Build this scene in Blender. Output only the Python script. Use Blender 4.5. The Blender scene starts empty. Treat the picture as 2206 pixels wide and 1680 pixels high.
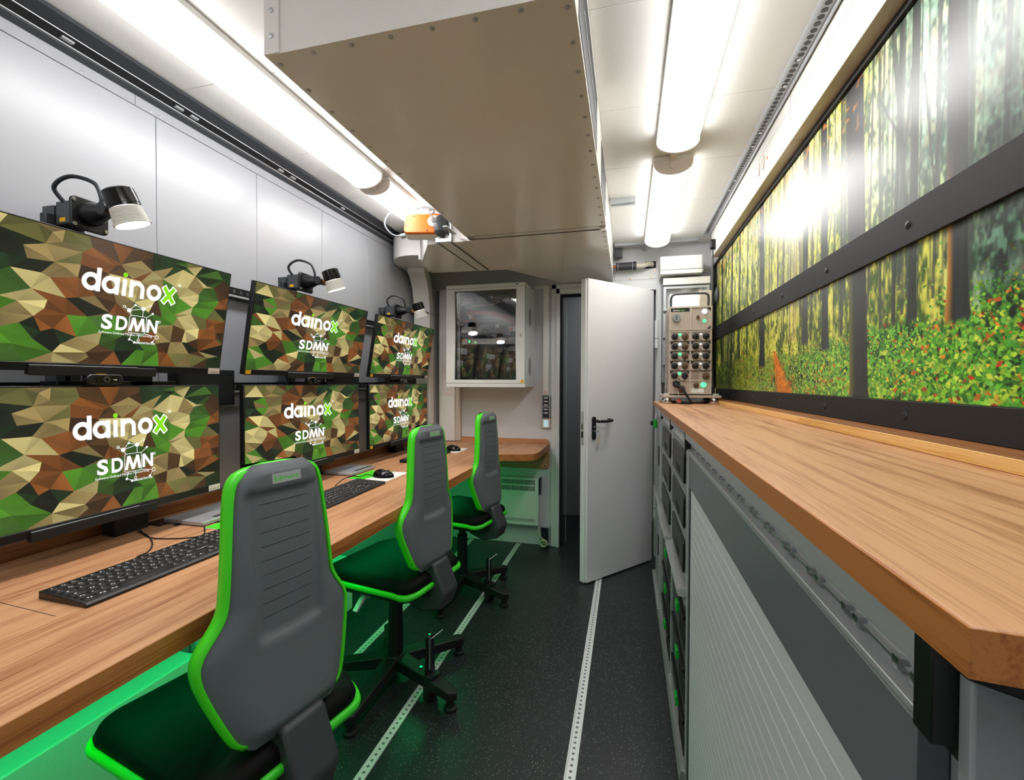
import bpy, bmesh, math, random
import numpy as np
from mathutils import Vector, Matrix
R = math.radians
PI = math.pi
scn = bpy.context.scene
C = scn.collection
rnd = random.Random(7)

# ------------------------------------------------------------------ camera, world, exposure
cam_d = bpy.data.cameras.new('camera')
cam_d.sensor_fit = 'HORIZONTAL'
cam_d.sensor_width = 36.0
cam_d.lens = 36.0 * 980.39 / 2206.0
cam_d.clip_start = 0.02
cam = bpy.data.objects.new('camera', cam_d)
C.objects.link(cam)
cam.matrix_world = (Matrix.Translation((0, 0, 1.30)) @ Matrix.Rotation(0.248633, 4, 'Z')
                    @ Matrix.Rotation(PI / 2 - 0.0171592, 4, 'X') @ Matrix.Rotation(0.0027552, 4, 'Z'))
scn.camera = cam

world = bpy.data.worlds.new('world')
scn.world = world
world.use_nodes = True
world.node_tree.nodes['Background'].inputs[0].default_value = (0.5, 0.52, 0.55, 1)
world.node_tree.nodes['Background'].inputs[1].default_value = 0.02

vs = scn.view_settings
vs.view_transform = 'Standard'
vs.look = 'None'
vs.gamma = 1.0
vs.use_curve_mapping = False
vs.exposure = 0.1
scn.cycles.use_denoising = True
scn.cycles.max_bounces = 10
scn.cycles.diffuse_bounces = 6
scn.cycles.sample_clamp_indirect = 6.0
LUM = 13.0          # luminaire diffuser strength
GREEN = 2.3         # under-desk LED power per lamp

# ------------------------------------------------------------------ materials
def srgb(h):
    h = h.lstrip('#')
    v = [int(h[i:i + 2], 16) / 255 for i in (0, 2, 4)]
    return tuple(x / 12.92 if x <= .04045 else ((x + .055) / 1.055) ** 2.4 for x in v) + (1,)

MATS = {}
def mat(name, col, rough=.5, metal=0., emit=None, es=0., bump=0., bscale=200., coat=0., spec=.5, noise=0., alpha=1., trans=0.):
    if name in MATS:
        return MATS[name]
    m = bpy.data.materials.new(name)
    m.use_nodes = True
    nt = m.node_tree
    b = nt.nodes['Principled BSDF']
    c = srgb(col) if isinstance(col, str) else col
    b.inputs['Base Color'].default_value = c
    b.inputs['Roughness'].default_value = rough
    b.inputs['Metallic'].default_value = metal
    b.inputs['Specular IOR Level'].default_value = spec
    b.inputs['Coat Weight'].default_value = coat
    b.inputs['Coat Roughness'].default_value = .15
    b.inputs['Alpha'].default_value = alpha
    b.inputs['Transmission Weight'].default_value = trans
    if emit is not None:
        b.inputs['Emission Color'].default_value = srgb(emit) if isinstance(emit, str) else emit
        b.inputs['Emission Strength'].default_value = es
    if bump or noise:
        tc = nt.nodes.new('ShaderNodeNewGeometry')
        n = nt.nodes.new('ShaderNodeTexNoise')
        n.inputs['Scale'].default_value = bscale
        n.inputs['Detail'].default_value = 4
        nt.links.new(tc.outputs['Position'], n.inputs['Vector'])
        if bump:
            bp = nt.nodes.new('ShaderNodeBump')
            bp.inputs['Strength'].default_value = bump
            bp.inputs['Distance'].default_value = .001
            nt.links.new(n.outputs['Fac'], bp.inputs['Height'])
            nt.links.new(bp.outputs['Normal'], b.inputs['Normal'])
        if noise:
            mx = nt.nodes.new('ShaderNodeMix')
            mx.data_type = 'RGBA'
            mx.inputs['A'].default_value = tuple(x * (1 - noise) for x in c[:3]) + (1,)
            mx.inputs['B'].default_value = tuple(min(1, x * (1 + noise)) for x in c[:3]) + (1,)
            nt.links.new(n.outputs['Fac'], mx.inputs['Factor'])
            nt.links.new(mx.outputs['Result'], b.inputs['Base Color'])
    MATS[name] = m
    return m

def wood(name, cols, axis='y', rough=.42, fine=1.0):
    m = bpy.data.materials.new(name)
    m.use_nodes = True
    nt = m.node_tree
    b = nt.nodes['Principled BSDF']
    b.inputs['Roughness'].default_value = rough
    g = nt.nodes.new('ShaderNodeNewGeometry')
    def noise(sc, detail, dist=0):
        mp = nt.nodes.new('ShaderNodeMapping')
        s = {'y': (sc[0], sc[1], sc[0]), 'x': (sc[1], sc[0], sc[0])}[axis]
        mp.inputs['Scale'].default_value = s
        nt.links.new(g.outputs['Position'], mp.inputs['Vector'])
        n = nt.nodes.new('ShaderNodeTexNoise')
        n.inputs['Scale'].default_value = 1
        n.inputs['Detail'].default_value = detail
        n.inputs['Distortion'].default_value = dist
        nt.links.new(mp.outputs[0], n.inputs['Vector'])
        return n
    n1 = noise((34, 1.3), 7, .5)
    n2 = noise((330 * fine, 7), 3, .2)
    n3 = noise((9, 2.2), 3)
    add = nt.nodes.new('ShaderNodeMath'); add.operation = 'MULTIPLY_ADD'
    nt.links.new(n2.outputs['Fac'], add.inputs[0]); add.inputs[1].default_value = .75
    nt.links.new(n1.outputs['Fac'], add.inputs[2])
    add2 = nt.nodes.new('ShaderNodeMath'); add2.operation = 'MULTIPLY_ADD'
    nt.links.new(n3.outputs['Fac'], add2.inputs[0]); add2.inputs[1].default_value = .25
    nt.links.new(add.outputs[0], add2.inputs[2])
    r = nt.nodes.new('ShaderNodeValToRGB')
    r.color_ramp.elements[0].position = .60
    r.color_ramp.elements[0].color = srgb(cols[0])
    r.color_ramp.elements[1].position = 1.0
    r.color_ramp.elements[1].color = srgb(cols[2])
    e = r.color_ramp.elements.new(.82); e.color = srgb(cols[1])
    sc_ = nt.nodes.new('ShaderNodeMath'); sc_.operation = 'MULTIPLY'; sc_.inputs[1].default_value = .97
    nt.links.new(add2.outputs[0], sc_.inputs[0]); nt.links.new(sc_.outputs[0], r.inputs[0])
    nt.links.new(r.outputs[0], b.inputs['Base Color'])
    bp = nt.nodes.new('ShaderNodeBump'); bp.inputs['Strength'].default_value = .25; bp.inputs['Distance'].default_value = .0006
    nt.links.new(n2.outputs['Fac'], bp.inputs['Height'])
    nt.links.new(bp.outputs[0], b.inputs['Normal'])
    MATS[name] = m
    return m

def attr_mat(name, rough=.4, emit=0., coat=0., base=1., spec=.5):
    m = bpy.data.materials.new(name)
    m.use_nodes = True
    nt = m.node_tree
    b = nt.nodes['Principled BSDF']
    a = nt.nodes.new('ShaderNodeAttribute'); a.attribute_name = 'print'
    b.inputs['Roughness'].default_value = rough
    b.inputs['Coat Weight'].default_value = coat
    b.inputs['Coat Roughness'].default_value = .25
    b.inputs['Specular IOR Level'].default_value = spec
    if emit:
        b.inputs['Base Color'].default_value = (.01, .01, .01, 1)
        nt.links.new(a.outputs['Color'], b.inputs['Emission Color'])
        b.inputs['Emission Strength'].default_value = emit
    else:
        nt.links.new(a.outputs['Color'], b.inputs['Base Color'])
    MATS[name] = m
    return m

# ------------------------------------------------------------------ mesh builder
class G:
    def __init__(s):
        s.v = []; s.f = []
    def add(s, vs, fs):
        o = len(s.v)
        s.v += [tuple(p) for p in vs]
        s.f += [tuple(i + o for i in f) for f in fs]
        return s
    def box(s, lo, hi, M=None):
        x0, y0, z0 = lo; x1, y1, z1 = hi
        vs = [(x0, y0, z0), (x1, y0, z0), (x1, y1, z0), (x0, y1, z0), (x0, y0, z1), (x1, y0, z1), (x1, y1, z1), (x0, y1, z1)]
        if M is not None:
            vs = [M @ Vector(p) for p in vs]
        return s.add(vs, [(0, 3, 2, 1), (4, 5, 6, 7), (0, 1, 5, 4), (1, 2, 6, 5), (2, 3, 7, 6), (3, 0, 4, 7)])
    def cbox(s, c, size, M=None):
        h = [a / 2 for a in size]
        return s.box([c[i] - h[i] for i in range(3)], [c[i] + h[i] for i in range(3)], M)
    def prism(s, poly, axis, a, b, M=None):
        # poly: list of 2d points; axis: extrusion axis; 2d -> the two other axes in order
        def P(p, t):
            q = {'x': (t, p[0], p[1]), 'y': (p[0], t, p[1]), 'z': (p[0], p[1], t)}[axis]
            return (M @ Vector(q)) if M is not None else q
        n = len(poly)
        vs = [P(p, a) for p in poly] + [P(p, b) for p in poly]
        fs = [tuple(range(n))[::-1], tuple(range(n, 2 * n))] + [(i, (i + 1) % n, n + (i + 1) % n, n + i) for i in range(n)]
        return s.add(vs, fs)
    def cyl(s, p0, p1, r, n=16, r2=None, caps=True, M=None):
        p0 = Vector(p0); p1 = Vector(p1); r2 = r if r2 is None else r2
        d = (p1 - p0).normalized()
        u = d.orthogonal().normalized(); w = d.cross(u)
        vs = []
        for p, rr in ((p0, r), (p1, r2)):
            vs += [p + (u * math.cos(2 * PI * i / n) + w * math.sin(2 * PI * i / n)) * rr for i in range(n)]
        if M is not None:
            vs = [M @ p for p in vs]
        fs = [(i, (i + 1) % n, n + (i + 1) % n, n + i) for i in range(n)]
        if caps:
            fs += [tuple(range(n))[::-1], tuple(range(n, 2 * n))]
        return s.add(vs, fs)
    def tube(s, pts, r, n=8, M=None, closed=False):
        pts = [Vector(p) for p in pts]
        m = len(pts); vs = []; fs = []; u = None
        for k, p in enumerate(pts):
            a = pts[k - 1] if (k > 0 or closed) else p
            b = pts[(k + 1) % m] if (k < m - 1 or closed) else p
            d = (b - a).normalized()
            if u is None:
                u = d.orthogonal().normalized()
            u = (u - d * u.dot(d)).normalized()
            w = d.cross(u)
            rr = r[k] if isinstance(r, (list, tuple)) else r
            vs += [p + (u * math.cos(2 * PI * i / n) + w * math.sin(2 * PI * i / n)) * rr for i in range(n)]
        for k in range(m if closed else m - 1):
            o = k * n; q = ((k + 1) % m) * n
            fs += [(o + i, o + (i + 1) % n, q + (i + 1) % n, q + i) for i in range(n)]
        if not closed:
            fs += [tuple(range(n))[::-1], tuple(range((m - 1) * n, m * n))]
        if M is not None:
            vs = [M @ p for p in vs]
        return s.add(vs, fs)
    def lathe(s, prof, n=24, M=None, cap=True):
        # prof: (radius, z) list, around z
        vs = []; fs = []
        m = len(prof)
        for (r, z) in prof:
            vs += [Vector((r * math.cos(2 * PI * i / n), r * math.sin(2 * PI * i / n), z)) for i in range(n)]
        for k in range(m - 1):
            fs += [(k * n + i, k * n + (i + 1) % n, (k + 1) * n + (i + 1) % n, (k + 1) * n + i) for i in range(n)]
        if cap:
            fs += [tuple(range(n))[::-1], tuple(range((m - 1) * n, m * n))]
        if M is not None:
            vs = [M @ p for p in vs]
        return s.add(vs, fs)
    def grid(s, fn, nu, nv, flip=False):
        vs = [fn(i / nu, j / nv) for j in range(nv + 1) for i in range(nu + 1)]
        fs = []
        for j in range(nv):
            for i in range(nu):
                a = j * (nu + 1) + i
                q = (a, a + 1, a + nu + 2, a + nu + 1)
                fs.append(q[::-1] if flip else q)
        return s.add(vs, fs)
    def mesh(s, name, sharp=35):
        me = bpy.data.meshes.new(name)
        me.from_pydata(s.v, [], s.f)
        me.polygons.foreach_set('use_smooth', [True] * len(me.polygons))
        me.update()
        if sharp:
            me.set_sharp_from_angle(angle=R(sharp))
        return me
    def obj(s, name, m, parent=None, bevel=0., sharp=35, fix=False):
        me = s.mesh(name, sharp)
        if fix:
            bm = bmesh.new(); bm.from_mesh(me)
            bmesh.ops.remove_doubles(bm, verts=bm.verts, dist=1e-5)
            bmesh.ops.recalc_face_normals(bm, faces=bm.faces)
            bm.to_mesh(me); bm.free()
        if m is not None:
            me.materials.append(m if not isinstance(m, str) else MATS[m])
        return link(name, me, parent, bevel)

OFF = {}
def link(name, me, parent=None, bevel=0.):
    o = bpy.data.objects.new(name, me)
    C.objects.link(o)
    if parent is not None:
        o.parent = parent
        w = OFF.get(parent.name, Vector((0, 0, 0)))
        o.location = -w
        OFF[o.name] = Vector((0, 0, 0))
    if bevel:
        bv = o.modifiers.new('bevel', 'BEVEL')
        bv.width = bevel; bv.segments = 2; bv.limit_method = 'ANGLE'; bv.angle_limit = R(40)
    return o

def tag(o, label=None, cat=None, group=None, kind=None):
    if label: o['label'] = label
    if cat: o['category'] = cat
    if group: o['group'] = group
    if kind: o['kind'] = kind
    return o

def thing(name, label, cat, loc=(0, 0, 0), rz=0., group=None, local=False, M=None, kind=None):
    # an Empty at the thing's base; parts are built in world coordinates unless local
    o = bpy.data.objects.new(name, None)
    o.empty_display_size = .05
    C.objects.link(o)
    if M is not None:
        o.matrix_world = M
    else:
        o.location = loc; o.rotation_euler = (0, 0, rz)
    OFF[o.name] = Vector((0, 0, 0)) if (local or M is not None) else Vector(loc)
    return tag(o, label, cat, group, kind)

def struct(o):
    o['kind'] = 'structure'
    return o

def copy_part(src, parent, M):
    o = src.copy()
    C.objects.link(o)
    o.parent = parent
    w = OFF.get(parent.name, Vector((0, 0, 0)))
    o.matrix_local = Matrix.Translation(-w) @ M
    return o

def copy_tree(o, parent=None):
    c = o.copy(); C.objects.link(c); c.parent = parent
    OFF[c.name] = OFF.get(o.name, Vector((0, 0, 0)))
    for ch in list(o.children):
        copy_tree(ch, c)
    return c

def rrect(x0, y0, x1, y1, r, n=5):
    pts = []
    for cx, cy, a in ((x1 - r, y1 - r, 0), (x0 + r, y1 - r, 90), (x0 + r, y0 + r, 180), (x1 - r, y0 + r, 270)):
        pts += [(cx + r * math.cos(R(a + 90 * k / n)), cy + r * math.sin(R(a + 90 * k / n))) for k in range(n + 1)]
    return pts

def smooth_path(pts, n=8):
    # Catmull-Rom through the points
    P = [Vector(p) for p in pts]
    P = [P[0] * 2 - P[1]] + P + [P[-1] * 2 - P[-2]]
    out = []
    for i in range(1, len(P) - 2):
        for k in range(n):
            t = k / n
            a, b, c, d = P[i - 1], P[i], P[i + 1], P[i + 2]
            out.append(.5 * ((2 * b) + (c - a) * t + (2 * a - 5 * b + 4 * c - d) * t * t + (3 * b - a - 3 * c + d) * t ** 3))
    out.append(P[-2])
    return out

def lerp(a, b, t): return a + (b - a) * t
def interp(xs, ys, x):
    return float(np.interp(x, xs, ys))

_TXT = {}
def text_mesh(body, bold=0.):
    # flat letters, height 1 = cap height-ish, baseline at 0, starts at x = 0; returns (verts, faces, width)
    k = (body, bold)
    if k in _TXT:
        return _TXT[k]
    cu = bpy.data.curves.new('lettering', 'FONT')
    cu.body = body; cu.size = 1.4; cu.offset = bold; cu.resolution_u = 4
    o = bpy.data.objects.new('lettering', cu); C.objects.link(o)
    bpy.context.view_layer.update()
    me = bpy.data.meshes.new_from_object(o.evaluated_get(bpy.context.evaluated_depsgraph_get()))
    vs = [tuple(v.co) for v in me.vertices]; fs = [tuple(p.vertices) for p in me.polygons]
    bpy.data.objects.remove(o); bpy.data.curves.remove(cu); bpy.data.meshes.remove(me)
    x0 = min(v[0] for v in vs); x1 = max(v[0] for v in vs)
    vs = [(v[0] - x0, v[1], 0) for v in vs]
    _TXT[k] = (vs, fs, x1 - x0)
    return _TXT[k]

def put_text(g, body, fn, x, y, h, w=None, bold=0., centre=False, shear=0.):
    # lay letters on a plane: fn(u, v) -> world point
    vs, fs, wd = text_mesh(body, bold)
    sx = h if w is None else w / wd
    if centre: x = x - wd * sx / 2
    g.add([fn(x + (v[0] + shear * v[1]) * sx, y + v[1] * h) for v in vs], fs)

# palette
mat('wall_paint', '#d2d3d6', .34, bump=.05, bscale=900)
mat('panel_paint', '#a9abb0', .3, bump=.05, bscale=900)
mat('chair_rib', '#585d61', .5)
mat('badge_grey', '#a4a9ab', .4)
mat('track_alu', '#dcdddd', .32, .2)
mat('hole_grey', '#64686c', .4)
mat('ceiling_paint', '#dddcd9', .5)
mat('duct_paint', '#e4e2df', .17)
mat('duct_satin', '#b3aca4', .22, .75, bump=.02, bscale=700)
mat('frame_paint', '#d6d9d8', .4)
mat('door_paint', '#dcdcdf', .4, bump=.06, bscale=1200)
mat('black_plastic', '#0d0e10', .38)
mat('black_matte', '#101113', .62)
mat('black_gloss', '#0a0b0c', .18)
mat('dark_rail', '#2e3135', .35, .4)
mat('dark_grey', '#3f4347', .45)
mat('mid_grey', '#8a8f93', .45)
mat('header_grey', '#666b70', .3)
mat('lobby_grey', '#8e9195', .3)
mat('bracket_grey', '#34383b', .5)
mat('alu', '#cfd1d3', .28, .6)
mat('alu_dull', '#b4b8bb', .4, .45)
mat('steel', '#c9cacc', .2, 1.)
mat('white_plastic', '#e6e5e1', .4)
mat('warm_white', '#e2d9d2', .45)
mat('cream', '#d8d0b4', .5)
mat('lime', '#46dc1e', .38)
mat('lime_seat', '#35d021', .4)
mat('chair_shell', '#5d6367', .5, bump=.12, bscale=1500)
mat('chair_black', '#0b0c0d', .55)
mat('seat_fabric', '#090b0a', .6, bump=.5, bscale=420, spec=.1)
mat('orange', '#f07a1e', .4)
mat('yellow', '#e8b41c', .45)
mat('green_latch', '#12b53c', .4)
mat('rubber', '#0c0d0e', .7)
mat('white_print', '#f4f4f2', .5)
mat('screen_white', '#000000', .5, emit='#ffffff', es=1.05)
mat('screen_lime', '#000000', .5, emit='#86dc14', es=1.0)
mat('lens_glow', '#ffffff', .5, emit=(1, .93, .9, 1), es=60.)
mat('diffuser', '#ffffff', .5, emit=(1, .99, .98, 1), es=LUM)
mat('led_green', '#0a2a14', .5, emit=(.02, 1., .22, 1), es=6.)
mat('pilot_green', '#062a12', .3, emit=(.1, 1., .35, 1), es=1.6)
mat('pilot_white', '#303438', .3, emit=(.8, .9, 1., 1), es=1.5)
def glass(name, tint, f=.1, rough=.03):
    m = bpy.data.materials.new(name); m.use_nodes = True
    nt = m.node_tree; nt.nodes.remove(nt.nodes['Principled BSDF'])
    t = nt.nodes.new('ShaderNodeBsdfTransparent'); t.inputs[0].default_value = (tint, tint, tint * 1.01, 1)
    g = nt.nodes.new('ShaderNodeBsdfGlossy'); g.inputs['Roughness'].default_value = rough
    x = nt.nodes.new('ShaderNodeMixShader'); x.inputs[0].default_value = f
    nt.links.new(t.outputs[0], x.inputs[1]); nt.links.new(g.outputs[0], x.inputs[2])
    nt.links.new(x.outputs[0], nt.nodes['Material Output'].inputs[0])
    MATS[name] = m
glass('glass_tint', .8, .1)
glass('poly_clear', .88, .12, .06)
mat('red_cable', '#c23a2a', .5)
mat('yellow_cable', '#d8a326', .5)
mat('bronze', '#5f4a38', .45, .3)
mat('taupe', '#b9aba0', .5, .15)
mat('taupe_dark', '#9b8d83', .5, .15)
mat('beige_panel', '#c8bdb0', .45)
mat('tan_board', '#b3905a', .5)
mat('copper', '#b0774a', .35, .8)
mat('insulation', '#33363a', .5)
mat('hose', '#cfc9bb', .55)
mat('shutter_slat', '#d2d5d7', .38, .1)
mat('shutter_line', '#f6f7f7', .35)
mat('red_mark', '#b8262a', .5)
mat('navy', '#1b2030', .4)
mat('lcd', '#a8c4cc', .3, emit='#bfe0ea', es=.5)
wood('oak', ('#764730', '#a8734f', '#c8976f'), 'y')
wood('oak_edge', ('#6a3a16', '#955723', '#b3733a'), 'y')
wood('oak_dark', ('#5a3016', '#84502a', '#9a6438'), 'y', fine=.4)
wood('oak_x', ('#7a4826', '#a87048', '#c18c63'), 'x')
wood('oak_light', ('#b98238', '#d9a758', '#e9be78'), 'y')
attr_mat('screen_picture', emit=.8)
attr_mat('photo_print', rough=.35, coat=.25)

# floor: charcoal vinyl with pale specks
def floor_mat():
    m = bpy.data.materials.new('speckled_vinyl'); m.use_nodes = True
    nt = m.node_tree; b = nt.nodes['Principled BSDF']
    g = nt.nodes.new('ShaderNodeNewGeometry')
    v = nt.nodes.new('ShaderNodeTexVoronoi'); v.inputs['Scale'].default_value = 170; v.inputs['Randomness'].default_value = 1
    nt.links.new(g.outputs['Position'], v.inputs['Vector'])
    lt = nt.nodes.new('ShaderNodeMath'); lt.operation = 'LESS_THAN'; lt.inputs[1].default_value = .17
    nt.links.new(v.outputs['Distance'], lt.inputs[0])
    sep = nt.nodes.new('ShaderNodeSeparateColor'); nt.links.new(v.outputs['Color'], sep.inputs[0])
    gt = nt.nodes.new('ShaderNodeMath'); gt.operation = 'GREATER_THAN'; gt.inputs[1].default_value = .6
    nt.links.new(sep.outputs[0], gt.inputs[0])
    mu = nt.nodes.new('ShaderNodeMath'); mu.operation = 'MULTIPLY'
    nt.links.new(lt.outputs[0], mu.inputs[0]); nt.links.new(gt.outputs[0], mu.inputs[1])
    mx = nt.nodes.new('ShaderNodeMix'); mx.data_type = 'RGBA'
    mx.inputs['A'].default_value = srgb('#232629'); mx.inputs['B'].default_value = srgb('#c8cac4')
    nt.links.new(mu.outputs[0], mx.inputs['Factor'])
    nt.links.new(mx.outputs['Result'], b.inputs['Base Color'])
    b.inputs['Roughness'].default_value = .36
    n = nt.nodes.new('ShaderNodeTexNoise'); n.inputs['Scale'].default_value = 500
    nt.links.new(g.outputs['Position'], n.inputs['Vector'])
    bp = nt.nodes.new('ShaderNodeBump'); bp.inputs['Strength'].default_value = .25; bp.inputs['Distance'].default_value = .001
    nt.links.new(n.outputs['Fac'], bp.inputs['Height']); nt.links.new(bp.outputs[0], b.inputs['Normal'])
    MATS['speckled_vinyl'] = m
floor_mat()
# ------------------------------------------------------------------ the shell of the shelter
XL, XR, YB, YN, ZC = -1.63, .64, 3.57, -1.6, 2.32
floor = struct(G().box((XL - .05, YN - .05, -.05), (XR + .05, 4.55, 0)).obj('floor', 'speckled_vinyl'))
tag(floor, 'dark charcoal floor with fine pale specks and inlaid metal tracks')

def disc_mesh(name, r, n=12, h=.0008, m=None):
    me = G().cyl((0, 0, 0), (0, 0, h), r, n).mesh(name)
    if m: me.materials.append(MATS[m])
    return me

for tx, w in ((-.175, .038), (-.841, .034), (-1.24, .034)):
    y0, y1 = YN + .1, YB - .02
    t = G().prism([(-w / 2, 0), (w / 2, 0), (w / 2, .004), (w / 2 - .004, .004), (w / 2 - .006, .0016), (-w / 2 + .006, .0016), (-w / 2 + .004, .004), (-w / 2, .004)], 'y', y0, y1, Matrix.Translation((tx, 0, 0))).obj('floor_track', 'track_alu', floor)
    tag(t, 'bright aluminium lashing track let into the floor')
    hg = G()
    y = .3
    while y < y1:
        hg.cyl((tx, y, .0014), (tx, y, .0021), .0052, 10)
        y += .025
    tag(hg.obj('track_holes', 'hole_grey', t), kind='stuff')

wl = struct(G().box((XL - .06, YN, 0), (XL - .004, YB, ZC)).obj('wall_left', 'mid_grey'))
tag(wl, 'left wall clad in tall pale grey satin panels')
PY = [1.27 + .453 * k for k in range(-6, 6)]
PY = [YN] + [y for y in PY if YN + .1 < y < YB - .1] + [YB]
for a, b in zip(PY[:-1], PY[1:]):
    G().box((XL - .004, a + .0012, 0), (XL, b - .0012, 2.2365)).obj('wall_panel', 'panel_paint', wl, bevel=.001)
for a, b in ((YN, -.3), (-.3, 1.2), (1.2, 2.45), (2.45, YB)):
    G().box((XL - .004, a + .001, 2.2385), (XL + .0006, b - .001, ZC)).obj('wall_strip', 'panel_paint', wl)
screw = G().lathe([(.0001, .0016), (.003, .0014), (.0052, .0004), (.0055, 0)], 12, Matrix.Rotation(PI / 2, 4, 'Y'), cap=False).mesh('screw')
screw.materials.append(MATS['alu_dull'])
ys = []
for y in PY[1:-1]:
    ys += [y - .015, y + .015, y + .226]
for y in ys:
    if y > .7:
        o = link('screw', screw, wl); o.location = (XL + .0006, y, 2.247)

wr = struct(G().box((XR, YN, 0), (XR + .06, YB, ZC)).obj('wall_right', 'wall_paint'))
tag(wr, 'right wall behind the forest mural')
wn = struct(G().box((XL - .06, YN - .06, 0), (XR + .06, YN, ZC)).obj('wall_near', 'wall_paint'))
tag(wn, 'pale end wall of the shelter')
wb = struct(G().prism([(XL, 0), (-.548, 0), (-.548, 2.03), (.235, 2.03), (.235, 0), (XR, 0), (XR, ZC), (XL, ZC)], 'y', YB, YB + .06).obj('wall_back', 'wall_paint'))
tag(wb, 'pale bulkhead wall with the open doorway')
ce = struct(G().box((XL - .06, YN - .05, ZC + .004), (XR + .06, YB + .06, ZC + .06)).obj('ceiling', 'mid_grey'))
tag(ce, 'off-white ceiling of wide flat panels')
CY = [YN, -1.14, -.66, -.18, .3, .79, 1.279, 1.765, 2.245, 2.73, 3.216, YB]
for a, b in zip(CY[:-1], CY[1:]):
    G().box((XL, a + .001, ZC), (XR, b - .001, ZC + .004)).obj('ceiling_panel', 'ceiling_paint', ce, bevel=.001)

# lobby beyond the door
wf = struct(G().box((-1.3, 4.45, 0), (.9, 4.5, 2.2)).obj('wall_far', 'lobby_grey'))
tag(wf, 'grey wall of the lobby beyond the doorway')
struct(G().box((-1.35, YB + .06, 0), (-1.3, 4.45, 2.2)).obj('wall_lobby', 'mid_grey'))
struct(G().box((.9, YB + .06, 0), (.95, 4.45, 2.2)).obj('wall_lobby', 'mid_grey'))
struct(G().box((-1.35, YB + .06, 2.2), (.95, 4.5, 2.25)).obj('ceiling_lobby', 'mid_grey'))

# door frame
tr = struct(thing('trim_1', None, None, (-.16, YB, 0)))
tag(tr, 'pale painted steel frame around the open doorway')
G().box((-.583, YB - .018, 0), (-.546, YB + .012, 2.066)).obj('outer_jamb', 'frame_paint', tr, bevel=.003)
G().box((-.546, YB - .03, 0), (-.516, YB + .05, 2.03)).obj('inner_jamb', 'frame_paint', tr, bevel=.003)
G().box((-.516, YB - .005, 0), (-.497, YB + .05, 1.99)).obj('door_seal', 'rubber', tr)
G().box((-.546, YB - .03, 1.988), (.235, YB + .05, 2.03)).obj('head_jamb', 'frame_paint', tr, bevel=.003)
G().box((-.516, YB - .004, 1.972), (.2, YB + .05, 1.988)).obj('head_seal', 'rubber', tr)
G().box((-.583, YB - .018, 2.03), (.24, YB + .012, 2.066)).obj('head_trim', 'frame_paint', tr, bevel=.003)
G().box((.2, YB - .035, 0), (.245, YB + .05, 2.03)).obj('hinge_jamb', 'frame_paint', tr, bevel=.003)
G().box((-.485, YB + .12, 0), (-.48, YB + .125, 1.95)).obj('edge_strip', 'alu', tr)

# door leaf, swung open; local x runs from the free edge to the hinge, local -y faces the room
DM = Matrix.Translation((-.245, 2.927, 0)) @ Matrix.Rotation(math.atan2(.512, .424), 4, 'Z')
dr = struct(thing('door_1', None, None, M=DM))
tag(dr, 'pale grey flush steel door standing open with black lever handle')
G().box((0, 0, .012), (.665, .04, 1.962)).obj('door_leaf', 'door_paint', dr, bevel=.002)
G().box((-.012, .012, .012), (0, .052, 1.958)).obj('door_rebate', 'frame_paint', dr, bevel=.001)
G().prism(rrect(-.016, .93, .016, 1.08, .0159, 6), 'y', -.01, 0, Matrix.Translation((.052, 0, 0))).obj('handle_plate', 'black_plastic', dr, bevel=.002)
G().tube(smooth_path([(.052, -.006, 1.052), (.052, -.045, 1.052), (.07, -.056, 1.052), (.12, -.056, 1.05), (.16, -.054, 1.052), (.178, -.046, 1.054), (.178, -.012, 1.056)], 5), .0095, 10).obj('lever_handle', 'black_gloss', dr)
G().cyl((.052, -.022, .985), (.052, -.008, .985), .008, 14).obj('lock_cylinder', 'steel', dr)
k = G().box((.0505, -.046, .978), (.0535, -.02, .992)).obj('key', 'steel', dr)
G().tube([(.0575 + .009 * math.cos(a), -.042, .972 + .012 * math.sin(a)) for a in [i * PI / 6 for i in range(12)]], .0011, 6, closed=True).obj('key_ring', 'steel', k)
G().prism(rrect(-.009, -.062, .009, -.0, .0085, 4)[:], 'y', -.044, -.0415, Matrix.Translation((.062, 0, .965))).obj('hanging_key', 'beige_panel', k)
G().box((.045, -.0105, 1.012), (.06, -.0098, 1.017)).obj('plate_mark', 'white_print', dr)
ls = G().prism(rrect(-.011, .895, .011, 1.115, .0105, 5), 'x', -.0135, -.0118, Matrix.Translation((0, .034, 0))).obj('lock_strip', 'alu_dull', dr)
G().box((-.016, .027, 1.0), (-.0134, .041, 1.035)).obj('latch', 'steel', ls)
G().box((-.016, .027, .945), (-.0134, .041, .985)).obj('bolt', 'dark_rail', ls)
for z in (1.55, .32):
    hg = G().cyl((.69, -.006, z), (.69, -.006, z + .2), .013, 14).obj('hinge', 'frame_paint', dr)
    G().cyl((.69, -.006, z + .066), (.69, -.006, z + .07), .0136, 14).obj('hinge_joint', 'dark_rail', hg)

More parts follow.
